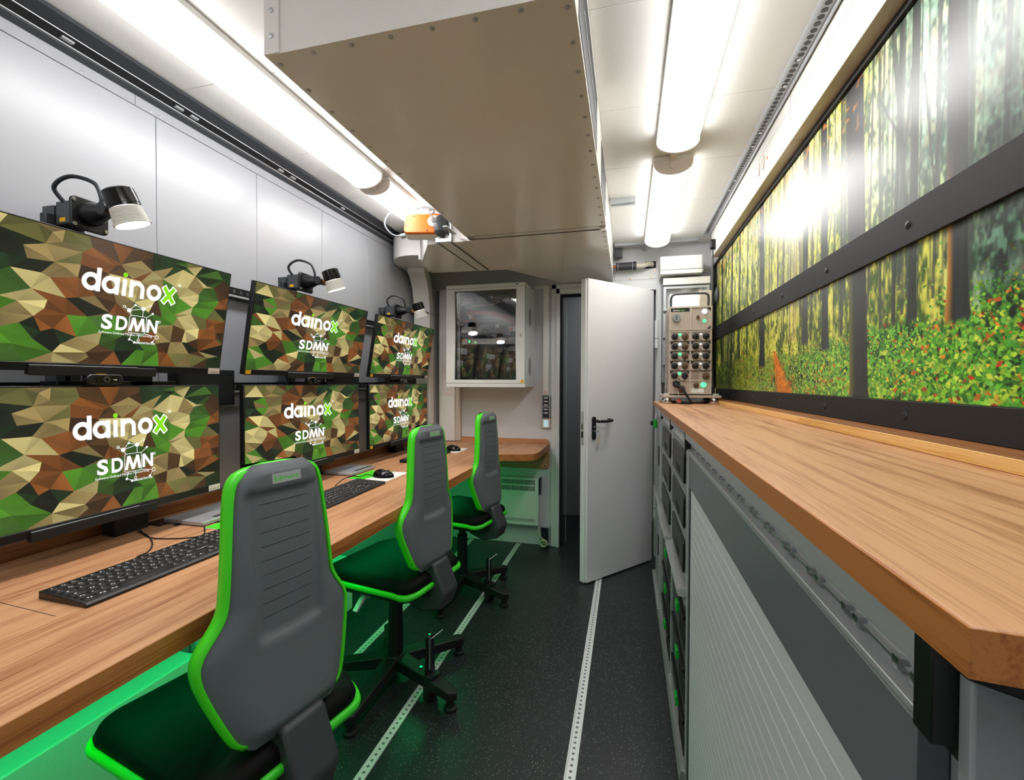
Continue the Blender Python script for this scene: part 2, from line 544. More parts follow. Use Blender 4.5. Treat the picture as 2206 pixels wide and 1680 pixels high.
# dark slotted rail along the top of the left wall
rl = thing('slotted_rail', 'dark slotted rail running along the top of the left wall', 'rail', (XL + .05, 1.2, ZC))
G().prism([(XL + .001, ZC - .004), (-1.52, ZC - .001), (-1.522, ZC - .012), (-1.572, ZC - .02), (XL + .001, ZC - .021)], 'y', YN + .02, 2.98).obj('rail_body', 'dark_rail', rl, bevel=.001)
G().prism([(XL + .001, ZC - .022), (-1.574, ZC - .021), (-1.596, ZC - .034), (XL + .001, ZC - .035)], 'y', YN + .02, 2.98).obj('rail_slot', 'black_matte', rl)
G().prism([(XL + .001, ZC - .036), (-1.598, ZC - .035), (-1.602, ZC - .042), (XL + .001, ZC - .047)], 'y', YN + .02, 2.98).obj('rail_lip', 'dark_grey', rl, bevel=.001)
G().cyl((-1.573, YN + .03, ZC - .0205), (-1.573, 2.97, ZC - .0205), .0016, 8).obj('upper_edge', 'alu', rl)
G().cyl((-1.599, YN + .03, ZC - .0355), (-1.599, 2.97, ZC - .0355), .0016, 8).obj('lower_edge', 'alu', rl)
for y in (.98, 1.32, 1.38, 1.82, 1.9, 2.3):
    G().cbox((-1.59, y, ZC - .029), (.02, .03, .006)).obj('rail_nut', 'alu_dull', rl)

# perforated ceiling track beside the right fascia
ct = thing('ceiling_track', 'perforated aluminium lashing track on the ceiling above the mural', 'rail', (.515, 1.5, ZC))
G().prism([(.488, ZC), (.488, ZC - .01), (.494, ZC - .014), (.498, ZC - .005), (.528, ZC - .005), (.532, ZC - .014), (.538, ZC - .012), (.546, ZC - .003), (.546, ZC)], 'y', YN + .02, 3.36).obj('track_body', 'alu_dull', ct)
hg = G(); y = .9
while y < 3.3:
    hg.cyl((.513, y, ZC - .0062), (.513, y, ZC - .0048), .009, 12)
    y += .025
tag(hg.obj('track_holes', 'dark_grey', ct), kind='stuff')
for y in (1.62, 1.75, 2.05, 2.16, 2.5, 2.62, 2.9, 3.1):
    G().cyl((.513, y, ZC - .0085), (.513, y, ZC - .005), .006, 10).obj('screw', 'steel', ct)
# short rails on the ceiling by the duct
o = G().prism([(-.022, 0), (.022, 0), (.022, -.03), (.008, -.03), (.008, -.02), (-.008, -.02), (-.008, -.03), (-.022, -.03)], 'x', -.1, .035, Matrix.Translation((0, 2.62, ZC))).obj('ceiling_rail_piece', 'alu_dull', bevel=.001)
tag(o, 'short grey rail end poking out beside the ceiling duct', 'rail')
o = G().prism([(-.025, 0), (.025, 0), (.025, -.022), (.01, -.022), (.01, -.014), (-.01, -.014), (-.01, -.022), (-.025, -.022)], 'x', -.1, .48, Matrix.Translation((0, 3.46, ZC))).obj('cross_rail', 'alu_dull', bevel=.001)
tag(o, 'grey cross rail on the ceiling in front of the bulkhead', 'rail')

# fascia trunk above the mural
fa = thing('cable_trunk', 'long white cable trunk along the top of the right wall', 'cable trunk', (.59, 1.5, 2.15))
for a, b in ((YN, 1.795), (1.799, 3.34)):
    p = G().prism([(.545, 2.16), (.55, 2.152), (.555, 2.152), (.555, ZC - .002), (.55, ZC - .002), (.545, ZC - .006)], 'y', a, b).obj('front_cover', 'white_plastic', fa)
    G().box((.5448, a, 2.262), (.5456, b, 2.2632)).obj('groove', 'mid_grey', p)
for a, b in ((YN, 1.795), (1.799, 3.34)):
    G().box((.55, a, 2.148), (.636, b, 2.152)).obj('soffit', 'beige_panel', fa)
G().box((.556, YN, 2.152), (.638, 3.34, 2.31)).obj('trunk_back', 'white_plastic', fa)
for y in (2.12, 2.185):
    s_ = G().prism(rrect(-.016, -.028, .016, .028, .015, 5), 'x', .5405, .546, Matrix.Translation((0, y, 2.222))).obj('socket', 'warm_white', fa, bevel=.001)
    G().box((.54, y - .008, 2.224), (.5408, y + .008, 2.226)).obj('socket_slot', 'dark_grey', s_)
G().box((.5435, 2.06, 2.21), (.5448, 2.072, 2.222)).obj('sticker', 'orange', fa)

# ------------------------------------------------------------------ luminaires
def luminaire(x, y0, y1, label, w=.166):
    t = thing('ceiling_luminaire', label, 'luminaire', (x, (y0 + y1) / 2, ZC), 0, 'long ceiling luminaires')
    h = w / 2
    G().box((x - h, y0, ZC - .022), (x + h, y1, ZC - .001)).obj('housing', 'white_plastic', t, bevel=.003)
    arc = [(x - h + .004, ZC - .022)] + [(x - (h - .004) * math.cos(R(a)), ZC - .034 - .045 * math.sin(R(a))) for a in range(0, 181, 12)] + [(x + h - .004, ZC - .022)]
    G().prism(arc[::-1], 'y', y0 + .014, y1 - .014).obj('diffuser', 'diffuser', t)
    arc2 = [(x - h, ZC - .022)] + [(x - h * math.cos(R(a)), ZC - .036 - .047 * math.sin(R(a))) for a in range(0, 181, 12)] + [(x + h, ZC - .022)]
    for a, b in ((y0, y0 + .0135), (y1 - .0135, y1)):
        G().prism(arc2[::-1], 'y', a, b).obj('end_cap', 'warm_white', t)
    G().cyl((x, y0 - .012, ZC - .05), (x, y0, ZC - .05), .014, 14).obj('cable_gland', 'warm_white', t)
    G().cbox((x, y0 - .06, ZC - .012), (.03, .11, .022)).obj('mount_clip', 'warm_white', t)
    return t
luminaire(.192, .76, 1.99, 'bright luminaire over the worktop nearest the camera on the right ceiling')
luminaire(.192, 2.17, 3.33, 'bright luminaire over the worktop, farther one near the bulkhead')
luminaire(-1.235, .76, 1.99, 'bright luminaire over the monitors, longer looking one at the upper left')
luminaire(-1.235, 2.05, 2.63, 'bright luminaire over the monitors ending beside the orange actuator')
lobby_fill = thing('ceiling_luminaire', 'added unseen fill lamp on the lobby ceiling brightening the doorway', 'luminaire', (-.2, 4.0, 2.2), 0, 'long ceiling luminaires')  # fill lamp added out of view to brighten the lobby seen through the doorway
G().box((-.5, 3.9, 2.17), (.1, 4.0, 2.199)).obj('housing', 'white_plastic', lobby_fill)  # body of the added unseen fill lamp
mat('lobby_fill_glow', '#ffffff', .5, emit=(1, .98, .96, 1), es=14.)
G().box((-.49, 3.91, 2.16), (.09, 3.99, 2.1695)).obj('diffuser', 'lobby_fill_glow', lobby_fill)  # glowing face of the added unseen fill lamp
luminaire(.192, -.75, .48, 'bright luminaire behind the camera over the worktop side')
luminaire(-1.235, -.75, .48, 'bright luminaire behind the camera over the desk side')
# ------------------------------------------------------------------ ceiling air duct
def ring(g, outer, inner, axis, a, b, M=None):
    n = len(outer)
    def P(p, t):
        q = {'x': (t, p[0], p[1]), 'y': (p[0], t, p[1]), 'z': (p[0], p[1], t)}[axis]
        return (M @ Vector(q)) if M is not None else q
    vs = [P(p, a) for p in outer] + [P(p, a) for p in inner] + [P(p, b) for p in outer] + [P(p, b) for p in inner]
    fs = []
    for i in range(n):
        j = (i + 1) % n
        fs += [(i, j, n + j, n + i), (2 * n + i, 3 * n + i, 3 * n + j, 2 * n + j), (i, 2 * n + i, 2 * n + j, j), (n + i, n + j, 3 * n + j, 3 * n + i)]
    return g.add(vs, fs)

ZD = 2.073
du = thing('air_duct', 'big white sheet metal air duct hanging under the ceiling', 'air duct', (-.47, 2.2, ZC))
G().box((-.84, .918, ZD + .002), (-.11, 2.3, ZC - .002)).obj('front_box', 'duct_paint', du, bevel=.002)
G().box((-.841, .917, ZD), (-.109, 2.301, ZD + .002)).obj('bottom_plate', 'duct_paint', du)
G().box((-.842, .914, ZD + .001), (-.8, .9185, ZC - .004)).obj('corner_flange', 'duct_paint', du, bevel=.001)
plan = [(-.11, 2.36), (-.11, 3.565), (-.50, 3.53), (-.81, 3.035), (-1.35, 3.0), (-1.31, 2.745), (-1.10, 2.385), (-.84, 2.37), (-.80, 2.36)]
G().prism(plan, 'z', ZD + .002, ZC - .002).obj('rear_box', 'duct_paint', du, bevel=.002)
G().prism(plan, 'z', ZD, ZD + .0022).obj('rear_plate', 'duct_paint', du)
G().box((-.835, 2.3045, ZD + .003), (-.115, 2.3555, ZC - .01)).obj('joint_recess', 'duct_paint', du)
G().box((-.835, 2.3012, ZD - .0008), (-.11, 2.3038, ZD + .02)).obj('joint_rail', 'dark_grey', du)
G().box((-.835, 2.3562, ZD - .0008), (-.11, 2.3588, ZD + .02)).obj('joint_rail', 'dark_grey', du)
cap = G().cbox((-.126, 2.33, ZD + .002), (.032, .05, .012)).obj('joint_block', 'white_plastic', du, bevel=.001)
G().cyl((-.122, 2.33, ZD - .008), (-.122, 2.33, ZD - .004), .011, 14).obj('bolt_head', 'steel', cap)
cap = G().cbox((-.822, 2.33, ZD + .002), (.03, .05, .012)).obj('joint_block', 'steel', du, bevel=.001)
# slanted channel under the rear box
MC = Matrix.Translation((-.985, 2.37, ZD)) @ Matrix.Rotation(R(-1.5), 4, 'Z')
G().box((-.035, 0, -.003), (.035, .63, 0), MC).obj('channel', 'frame_paint', du)
G().box((-.04, 0, -.006), (-.035, .63, .001), MC).obj('channel_edge', 'dark_grey', du)
G().box((.035, 0, -.006), (.04, .63, .001), MC).obj('channel_edge', 'dark_grey', du)
G().box((-1.04, 2.355, ZD), (-.945, 2.378, ZC - .08)).obj('bracket', 'steel', du, bevel=.002)
for x in (-1.015, -.972):
    G().cyl((x, 2.35, ZD + .03), (x, 2.356, ZD + .03), .011, 12).obj('bracket_bolt', 'alu_dull', du)
for a, b in ((1.02, 1.62), (1.9, 2.26)):
    v = G().box((-.1095, a, 2.1), (-.1085, b, 2.285)).obj('vent_opening', 'black_matte', du)
    G().box((-.1084, a + .1, 2.19), (-.107, b - .03, 2.196)).obj('vent_bar', 'alu_dull', v)
dscrew = G().lathe([(.0062, 0), (.0058, -.002), (.003, -.003), (.0001, -.0032)], 12, cap=False).mesh('screw')
dscrew.materials.append(MATS['alu_dull'])
sp = [(-.125, .95 + .1 * k, 0) for k in range(14)] + [(-.826, .95 + .1 * k, 0) for k in range(14)]
sp += [(-.72 + .1 * k, .934, 0) for k in range(6)]
sp += [(-.122, 2.39 + .085 * k, 0) for k in range(14)]
sp += [(-1.115 - .03 * k, 2.43 + .05 * k, 0) for k in range(6)]
sp += [(-.9, 2.4, 0), (-1.08, 2.405, 0), (-.86, 2.42, 0)]
for p in sp:
    o = link('screw', dscrew, du); o.location = o.location + Vector((p[0], p[1], ZD))
for z in (2.115, 2.175, 2.235):
    o = link('screw', dscrew, du)
    o.matrix_local = Matrix.Translation(Vector((-.82, .914, z)) - OFF[du.name]) @ Matrix.Rotation(R(-90), 4, 'X')

# elbow and wall pipe at the left end of the duct
el = thing('duct_elbow', 'white curved duct elbow turning into the left wall', 'air duct', (-1.45, 2.87, 2.1))
ep = [(-1.325, 2.76)] + [(-1.43 - .19 * math.sin(R(a)), 3.05 - .29 * math.cos(R(a)) + .0) for a in range(0, 91, 10)] + [(-1.62, 3.2), (-1.40, 3.2), (-1.33, 2.99)]
G().prism(ep, 'z', 2.135, 2.285).obj('elbow_body', 'duct_paint', el, bevel=.002)
G().box((-1.33, 2.745, 2.1), (-1.318, 3.0, 2.295)).obj('flange', 'duct_paint', el)
for z in (2.12, 2.28):
    G().cyl((-1.325, 2.735, z), (-1.35, 2.735, z), .007, 10).obj('flange_bolt', 'steel', el)
pp = smooth_path([(-1.5, 3.06, 2.16), (-1.525, 3.16, 2.12), (-1.545, 3.25, 2.03), (-1.55, 3.29, 1.9), (-1.55, 3.295, 1.78), (-1.55, 3.295, 1.5), (-1.55, 3.295, .86)], 6)
G().tube(pp, .088, 4).obj('wall_pipe', 'duct_paint', el, bevel=.004, sharp=60)
G().box((-1.63, 3.2, 1.83), (-1.482, 3.362, 1.835)).obj('pipe_seam', 'mid_grey', el)

# orange damper actuator hanging from the duct
ac = thing('damper_actuator', 'orange damper actuator box with a coiled grey cable', 'actuator', (-1.1, 2.32, ZD + .06))
MA = Matrix.Translation((-1.1, 2.33, 2.16)) @ Matrix.Rotation(R(12), 4, 'Z') @ Matrix.Rotation(R(-18), 4, 'X')
G().prism(rrect(-.1, -.055, .1, .065, .02, 4), 'y', -.022, 0, MA).obj('orange_cover', 'orange', ac, bevel=.003)
G().prism(rrect(-.1, -.055, .1, .065, .02, 4), 'y', .001, .05, MA).obj('back_case', 'white_plastic', ac, bevel=.002)
dial = G().cyl((.065, -.03, .012), (.065, -.022, .012), .036, 24, M=MA).obj('dial', 'white_plastic', ac)
G().cyl((.065, -.042, .012), (.065, -.03, .012), .015, 12, M=MA).obj('shaft_clamp', 'alu_dull', dial)
for p in ((-.09, -.01), (.03, -.045), (-.05, .05)):
    G().cyl((p[0], -.0235, p[1]), (p[0], -.022, p[1]), .005, 10, M=MA).obj('screw', 'dark_grey', ac)
G().cyl((-.1, .02, -.045), (-.125, .02, -.05), .013, 12, M=MA).obj('cable_gland', 'mid_grey', ac)
G().tube(smooth_path([MA @ Vector(p) for p in ((-.12, .02, -.05), (-.17, 0, -.05), (-.21, -.02, 0), (-.19, -.02, .07), (-.12, -.01, .11), (-.02, 0, .12), (.05, 0, .11))], 6), .004, 8).obj('cable', 'mid_grey', ac)
G().tube([MA @ Vector((0 + .05 * math.cos(a), .01, .105 + .03 * math.sin(a))) for a in [i * PI / 10 for i in range(20)]], .004, 8, closed=True).obj('cable_coil', 'mid_grey', ac)
G().tube(smooth_path([MA @ Vector(p) for p in ((.05, 0, .11), (.04, -.05, .06), (.07, -.06, 0), (.105, -.02, -.03))], 6), .004, 8).obj('cable_tail', 'mid_grey', ac)
o = G().lathe([(.001, 0), (.02, .003), (.034, .02), (.036, .05), (.03, .09), (.012, .11)], 18, Matrix.Translation((-1.0, 2.33, 2.1))).obj('grey_bulb_cover', 'dark_grey')
tag(o, 'dark rounded plastic cover beside the orange actuator', 'cover')
o = G().box((-.93, 2.2, 2.1), (-.905, 2.33, 2.105), Matrix.Rotation(0, 4, 'X')).obj('label_tag', 'alu_dull')
tag(o, 'small grey tag plate at the duct edge', 'tag')

# ------------------------------------------------------------------ rack cabinet on the bulkhead
rx0, rx1, ry0, ry1, rz0, rz1 = -1.332, -.72, 3.214, 3.568, 1.262, 2.024
rk = thing('rack_cabinet', 'light grey wall rack cabinet with a glass door', 'cabinet', (-1.03, ry1, rz0))
G().box((rx0, ry0 + .022, rz1 - .028), (rx1, ry1, rz1)).obj('top_panel', 'frame_paint', rk, bevel=.002)
G().box((rx0, ry0 + .022, rz0), (rx1, ry1, rz0 + .028)).obj('bottom_panel', 'frame_paint', rk, bevel=.002)
sd = G().box((rx1 - .015, ry0 + .022, rz0 + .028), (rx1, ry1, rz1 - .028)).obj('side_panel', 'frame_paint', rk)
G().box((rx0, ry0 + .022, rz0 + .028), (rx0 + .015, ry1, rz1 - .028)).obj('side_panel', 'frame_paint', rk)
G().box((rx0 + .015, ry1 - .012, rz0 + .028), (rx1 - .015, ry1, rz1 - .028)).obj('back_panel', 'dark_grey', rk)
for zc, in ((1.79,), (1.42,)):
    for k, hh in enumerate((.055, .075, .055)):
        yy = 3.38 + (k - 1) * .03
        G().box((rx1 - .0005, yy - .006, zc - hh), (rx1 + .0008, yy + .006, zc + hh)).obj('vent_slot', 'black_matte', sd)
G().box((rx0, ry0 + .002, rz1 - .028), (rx1, ry0 + .022, rz1)).obj('top_rail', 'frame_paint', rk, bevel=.002)
G().box((rx0, ry0 + .002, rz0), (rx1, ry0 + .022, rz0 + .028)).obj('bottom_rail', 'frame_paint', rk, bevel=.002)
wx0, wx1, wz0, wz1 = -1.264, -.785, 1.318, 1.978
gd = G()
def curve_side(x0, x1, z0, z1, bow):
    n = 8
    return [(x0, z0)] + [(x1 - bow * math.sin(PI * k / n), lerp(z0, z1, k / n)) for k in range(n + 1)] + [(x0 + bow * math.sin(PI * k / n), lerp(z1, z0, k / n)) for k in range(n)]
inn = curve_side(wx0, wx1, wz0, wz1, .006)
out = curve_side(rx0 + .002, rx1 - .002, rz0 + .03, rz1 - .03, 0)
ring(gd, out, inn, 'y', ry0, ry0 + .018)
dd = gd.obj('door_frame', 'frame_paint', rk, bevel=.001)
G().cyl((-.752, ry0 - .003, 1.64), (-.752, ry0, 1.64), .012, 16).obj('lock', 'beige_panel', dd)
G().box((-.7535, ry0 - .0036, 1.634), (-.7505, ry0 - .0028, 1.646)).obj('keyhole', 'black_matte', dd)
st = G().prism([(-.018, 0), (.018, 0), (0, .031)], 'y', ry0 - .001, ry0 - .0002, Matrix.Translation((-.741, 0, 1.296))).obj('warning_sign', 'yellow', dd)
G().box((-.7425, ry0 - .0016, 1.302), (-.7395, ry0 - .0009, 1.316)).obj('warning_mark', 'black_matte', st)
G().box((wx0 - .008, ry0 + .0185, wz0 - .008), (wx1 + .008, ry0 + .0215, wz1 + .008)).obj('glass_pane', 'glass_tint', rk)
G().cyl((-.78, ry0 + .001, rz1 - .013), (-.78, ry0 + .004, rz1 - .013), .006, 10).obj('cam_lock', 'black_matte', rk)
for x in (-1.252, -.765):
    rr_ = G().box((x - .014, ry0 + .05, rz0 + .03), (x + .014, ry0 + .056, rz1 - .03)).obj('mounting_rail', 'alu_dull', rk)
    for k in range(16):
        G().cbox((x, ry0 + .0495, 1.33 + .04 * k), (.007, .002, .007)).obj('rail_hole', 'black_matte', rr_)
# units mounted inside
yu = ry0 + .06
pu = G().box((-1.23, yu, 1.88), (-.785, yu + .2, 1.955)).obj('patch_panel', 'dark_grey', rk, bevel=.001)
for gk in range(4):
    for k in range(6 if gk == 0 else 5):
        for zr in (1.905, 1.925):
            G().cbox((-1.21 + gk * .11 + k * .014, yu - .001, zr), (.008, .003, .013)).obj('port', 'beige_panel', pu)
G().box((-1.23, yu + .02, 1.75), (-.785, yu + .2, 1.83)).obj('cable_tray', 'black_matte', rk)
sw = G().box((-1.23, yu, 1.672), (-.785, yu + .2, 1.72)).obj('network_switch', 'mid_grey', rk, bevel=.001)
G().box((-1.228, yu - .002, 1.676), (-1.145, yu, 1.717)).obj('blank_plate', 'white_plastic', sw)
G().box((-.86, yu - .002, 1.676), (-.787, yu, 1.717)).obj('blank_plate', 'white_plastic', sw)
w1 = G().prism([(-.011, 0), (.011, 0), (0, .02)], 'y', yu - .004, yu - .002, Matrix.Translation((-.838, 0, 1.686))).obj('warning_sign', 'orange', sw)
for x in (-1.13, -1.115, -1.1):
    G().cbox((x, yu - .001, 1.692), (.007, .003, .012)).obj('port', 'black_matte', sw)
w1 = G().prism([(-.011, 0), (.011, 0), (0, .02)], 'y', yu + .017, yu + .0195, Matrix.Translation((-1.195, 0, 1.755))).obj('warning_sign', 'orange', rk)
G().box((-1.23, yu + .03, 1.63), (-.785, yu + .2, 1.665)).obj('dark_unit', 'black_matte', rk)
pd = G().box((-1.225, yu - .004, 1.585), (-.785, yu + .06, 1.628)).obj('socket_strip', 'white_plastic', rk, bevel=.001)
G().box((-1.175, yu - .008, 1.592), (-1.15, yu - .004, 1.622)).obj('switch_frame', 'black_matte', pd)
G().box((-1.17, yu - .01, 1.597), (-1.155, yu - .008, 1.617)).obj('lit_switch', 'pilot_green', pd)
G().cyl((-1.115, yu - .0055, 1.6), (-1.115, yu - .004, 1.6), .006, 12).obj('pilot_lamp', 'pilot_green', pd)
G().box((-1.222, yu - .0045, 1.612), (-1.205, yu - .004, 1.626)).obj('sticker', 'yellow', pd)
for k in range(5):
    x = -.995 + .043 * k
    s_ = G().cyl((x, yu - .0055, 1.606), (x, yu - .004, 1.606), .019, 18).obj('socket', 'warm_white' if k < 3 else 'mid_grey', pd)
    if k < 3:
        for dx in (-.007, .007):
            G().cyl((x + dx, yu - .0062, 1.606), (x + dx, yu - .0054, 1.606), .0028, 8).obj('socket_hole', 'black_matte', s_)
G().box((-1.23, yu, 1.51), (-.785, yu + .2, 1.58)).obj('dark_panel', 'black_matte', rk, bevel=.001)
G().box((-1.23, yu, 1.475), (-.785, yu + .2, 1.507)).obj('dark_panel', 'black_plastic', rk, bevel=.001)
G().box((-1.23, yu, 1.295), (-.785, yu + .2, 1.47)).obj('dark_panel', 'black_plastic', rk, bevel=.001)
for k in range(6):
    z = 1.835 - k * .005
    G().tube(smooth_path([(-1.19, yu - .004 - .003 * k, z), (-1.08, yu - .012, z - .004), (-.98, yu - .012, z - .012), (-.88, yu - .01, z - .035 - .004 * k), (-.82, yu - .002, z - .055 - .006 * k)], 4), .0032, 6).obj('red_cable', 'red_cable', rk)
for k in range(5):
    G().tube(smooth_path([(-1.1 + .02 * k, yu - .003, 1.71), (-1.02, yu - .02, 1.725 - .008 * k), (-.93, yu - .022, 1.7 - .009 * k), (-.84, yu - .012, 1.668 - .004 * k)], 4), .0028, 6).obj('grey_cable', 'alu_dull', rk)
for k in range(3):
    G().tube(smooth_path([(-1.19, yu - .004, 1.82 - .004 * k), (-1.15, yu - .012, 1.8 - .006 * k), (-1.1, yu - .012, 1.755)], 4), .0025, 6).obj('yellow_cable', 'yellow_cable', rk)
G().tube(smooth_path([(-1.2, yu - .004, 1.86), (-1.1, yu - .014, 1.87), (-.98, yu - .014, 1.88), (-.86, yu - .01, 1.915)], 5), .0035, 6).obj('cable_loom', 'beige_panel', rk)
G().cbox((-1.15, yu - .02, 1.79), (.025, .001, .03)).obj('cable_tag', 'white_print', rk)
G().cbox((-.94, yu - .024, 1.715), (.03, .001, .025)).obj('cable_tag', 'white_print', rk)

# dark patch unit on top of the cabinet
pt = thing('patch_unit', 'dark cable patch unit on top of the rack cabinet', 'rack unit', (-1.1, 3.48, rz1))
G().box((-1.31, 3.42, rz1 + .002), (-.80, 3.566, 2.068)).obj('unit_body', 'dark_grey', pt)
for k, c_ in enumerate(('insulation', 'green_latch', 'insulation', 'yellow_cable', 'yellow_cable', 'insulation')):
    x = -1.22 + .05 * k
    G().tube(smooth_path([(x - .06, 3.41, rz1 + .005), (x, 3.405, rz1 + .015), (x + .03, 3.41, rz1 + .04)], 4), .004, 6).obj('cable', c_, pt)

# socket trunk in the corner
sk = thing('socket_trunk', 'tall white socket trunk in the corner left of the rack cabinet', 'cable trunk', (-1.44, YB, .813))
G().box((-1.51, 3.495, .817), (-1.372, YB - .002, 2.06)).obj('trunk_body', 'white_plastic', sk, bevel=.003)
pl = G().box((-1.47, 3.4925, 1.19), (-1.385, 3.495, 1.45)).obj('socket_plate', 'warm_white', sk, bevel=.001)
for z in (1.24, 1.3, 1.36, 1.42):
    s_ = G().cyl((-1.428, 3.489, z), (-1.428, 3.4925, z), .024, 18).obj('socket', 'white_plastic', pl)
    for dx in (-.009, .009):
        G().cyl((-1.428 + dx, 3.4882, z), (-1.428 + dx, 3.4892, z), .0035, 8).obj('socket_hole', 'black_matte', s_)
G().box((-1.372, 3.53, .817), (-1.335, YB - .002, 1.255)).obj('side_strip', 'beige_panel', sk)
o = G().box((XL + .001, 3.385, .817), (-1.53, YB - .002, 2.06)).obj('corner_panel', 'panel_paint', bevel=.002)
tag(o, 'grey boxed-in corner panel behind the last monitor', 'panel')

# conduit, controls and small fittings by the door
cd = thing('conduit', 'white vertical cable conduit between the cabinet and the door frame', 'conduit', (-.625, YB, 1.2))
G().box((-.648, YB - .03, 1.2), (-.603, YB - .001, 2.06)).obj('conduit_body', 'white_plastic', cd, bevel=.002)
G().box((-.72, YB - .03, 2.035), (-.648, YB - .001, 2.06)).obj('conduit_branch', 'white_plastic', cd, bevel=.002)
g = G().cyl((-.6255, YB - .0315, 1.222), (-.6255, YB - .0302, 1.222), .012, 20).obj('no_smoking_sign', 'white_print', cd)
g2 = G().tube([(-.6255 + .0098 * math.cos(a), YB - .0318, 1.222 + .0098 * math.sin(a)) for a in [i * PI / 10 for i in range(20)]], .0013, 6, closed=True)
g2.obj('red_ring', 'red_mark', g)
G().box((-.0085, -.0005, -.0012), (.0085, .0005, .0012), Matrix.Translation((-.6255, YB - .0322, 1.222)) @ Matrix.Rotation(R(45), 4, 'Y')).obj('red_bar', 'red_mark', g)
kp = thing('switch_panel', 'dark switch panel with white label strips beside the door', 'switch panel', (-.625, YB, 1.02))
for z0, z1 in ((1.107, 1.195), (1.018, 1.105)):
    p = G().box((-.655, YB - .035, z0), (-.588, YB - .001, z1)).obj('switch_frame', 'alu_dull', kp, bevel=.003)
    G().box((-.648, YB - .0365, z0 + .004), (-.596, YB - .0352, z1 - .004)).obj('switch_face', 'navy', p)
    for k in range(3 if z0 > 1.1 else 2):
        G().box((-.638, YB - .038, z1 - .022 - .028 * k), (-.606, YB - .0367, z1 - .014 - .028 * k)).obj('label_strip', 'white_print', p)
th = thing('room_thermostat', 'small beige thermostat with a lit display under the switch panel', 'thermostat', (-.623, YB, .94))
G().box((-.663, YB - .025, .937), (-.585, YB - .001, 1.015)).obj('thermostat_case', 'beige_panel', th, bevel=.003)
G().box((-.642, YB - .0262, .948), (-.604, YB - .0252, 1.003)).obj('display', 'lcd', th)

# convector heater
he = thing('convector_heater', 'white wall convector heater under the desk end', 'heater', (-.86, YB, .17))
hx0, hx1, hz0, hz1, hy = -1.06, -.668, .172, .548, 3.485
G().box((hx0, hy, hz0), (hx1, YB - .002, hz1)).obj('heater_body', 'white_plastic', he, bevel=.006)
for r_ in range(2):
    zc = hz1 - .035 - .048 * r_
    for k in range(34):
        x = hx0 + .02 + k * .0105
        if x < hx1 - .03:
            G().box((x, hy - .0012, zc - .019), (x + .0055, hy + .001, zc + .019)).obj('grille_slot', 'black_matte', he)
for k in range(60):
    x = hx0 + .04 + k * .0055
    if x < hx1 - .03:
        G().box((x, hy - .001, hz0 + .03), (x + .0025, hy + .001, hz0 + .055)).obj('lower_slot', 'mid_grey', he)
G().box((hx1, hy - .004, hz1 - .13), (hx1 + .012, YB - .02, hz1 + .002)).obj('side_cap', 'black_plastic', he, bevel=.004)
G().tube(smooth_path([(hx1 - .005, hy + .03, hz0), (hx1 + .01, hy - .01, .12), (hx1 + .04, hy - .02, .075), (hx1 + .05, hy - .02, .05)], 6), .0035, 8).obj('power_cord', 'cream', he)
for k in range(3):
    G().tube([(-.625 + .026 * math.cos(a), hy - .01 - .008 * k, .05 + .026 * math.sin(a)) for a in [i * PI / 9 for i in range(18)]], .0035, 8, closed=True).obj('cord_coil', 'cream', he)
so = thing('floor_socket_box', 'dark wall socket with a light frame near the floor by the door', 'socket', (-.62, YB, .03))
G().box((-.665, YB - .03, .03), (-.59, YB - .001, .155)).obj('socket_frame', 'alu_dull', so, bevel=.003)
G().box((-.657, YB - .034, .04), (-.598, YB - .03, .148)).obj('socket_lid', 'navy', so, bevel=.002)

# upper fittings on the bulkhead right of the duct
ip = thing('insulated_pipe', 'black insulated pipe joining the duct to the bulkhead', 'pipe', (.05, 3.5, 2.165))
G().cyl((-.11, 3.5, 2.163), (-.085, 3.5, 2.163), .012, 14).obj('copper_stub', 'copper', ip)
G().lathe([(.024, 0), (.03, .004), (.031, .012), (.028, .016), (.028, .125), (.032, .13), (.032, .142), (.024, .147)], 20, Matrix.Translation((-.09, 3.5, 2.163)) @ Matrix.Rotation(PI / 2, 4, 'Y')).obj('insulation_sleeve', 'insulation', ip)
for x in (-.075, .03):
    G().tube([(x, 3.5 + .03 * math.cos(a), 2.163 + .03 * math.sin(a)) for a in [i * PI / 8 for i in range(16)]], .002, 6, closed=True).obj('pipe_clip', 'alu', ip)
G().tube(smooth_path([(.055, 3.5, 2.163), (.1, 3.5, 2.16), (.14, 3.51, 2.172), (.165, 3.54, 2.178), (.17, 3.565, 2.18)], 5), .017, 12).obj('hose', 'hose', ip)
o = G().box((.12, YB - .003, 2.155), (.2, YB + .0005, 2.205)).obj('wall_opening', 'black_matte')
tag(o, 'dark cut-out in the bulkhead where the hose enters', 'opening')
bx = G().box((-.1, 3.47, 2.225), (-.045, 3.53, 2.29)).obj('junction_box', 'dark_grey', bevel=.003)
tag(bx, 'small dark junction box tucked beside the duct under the ceiling', 'junction box')
ap = thing('bulkhead_plate', 'pale steel access plate above the open door', 'panel', (.06, YB, 2.1))
G().box((-.1, YB - .004, 2.075), (.2, YB - .0005, 2.15)).obj('plate', 'frame_paint', ap, bevel=.001)
for p in ((.19, 2.135), (.165, 2.085), (.01, 2.082)):
    G().cyl((p[0], YB - .007, p[1]), (p[0], YB - .0035, p[1]), .005, 10).obj('bolt', 'copper', ap)
G().box((.1, YB - .03, 2.285), (.13, YB - .001, 2.318)).obj('rail_end_clip', 'alu_dull', ap)
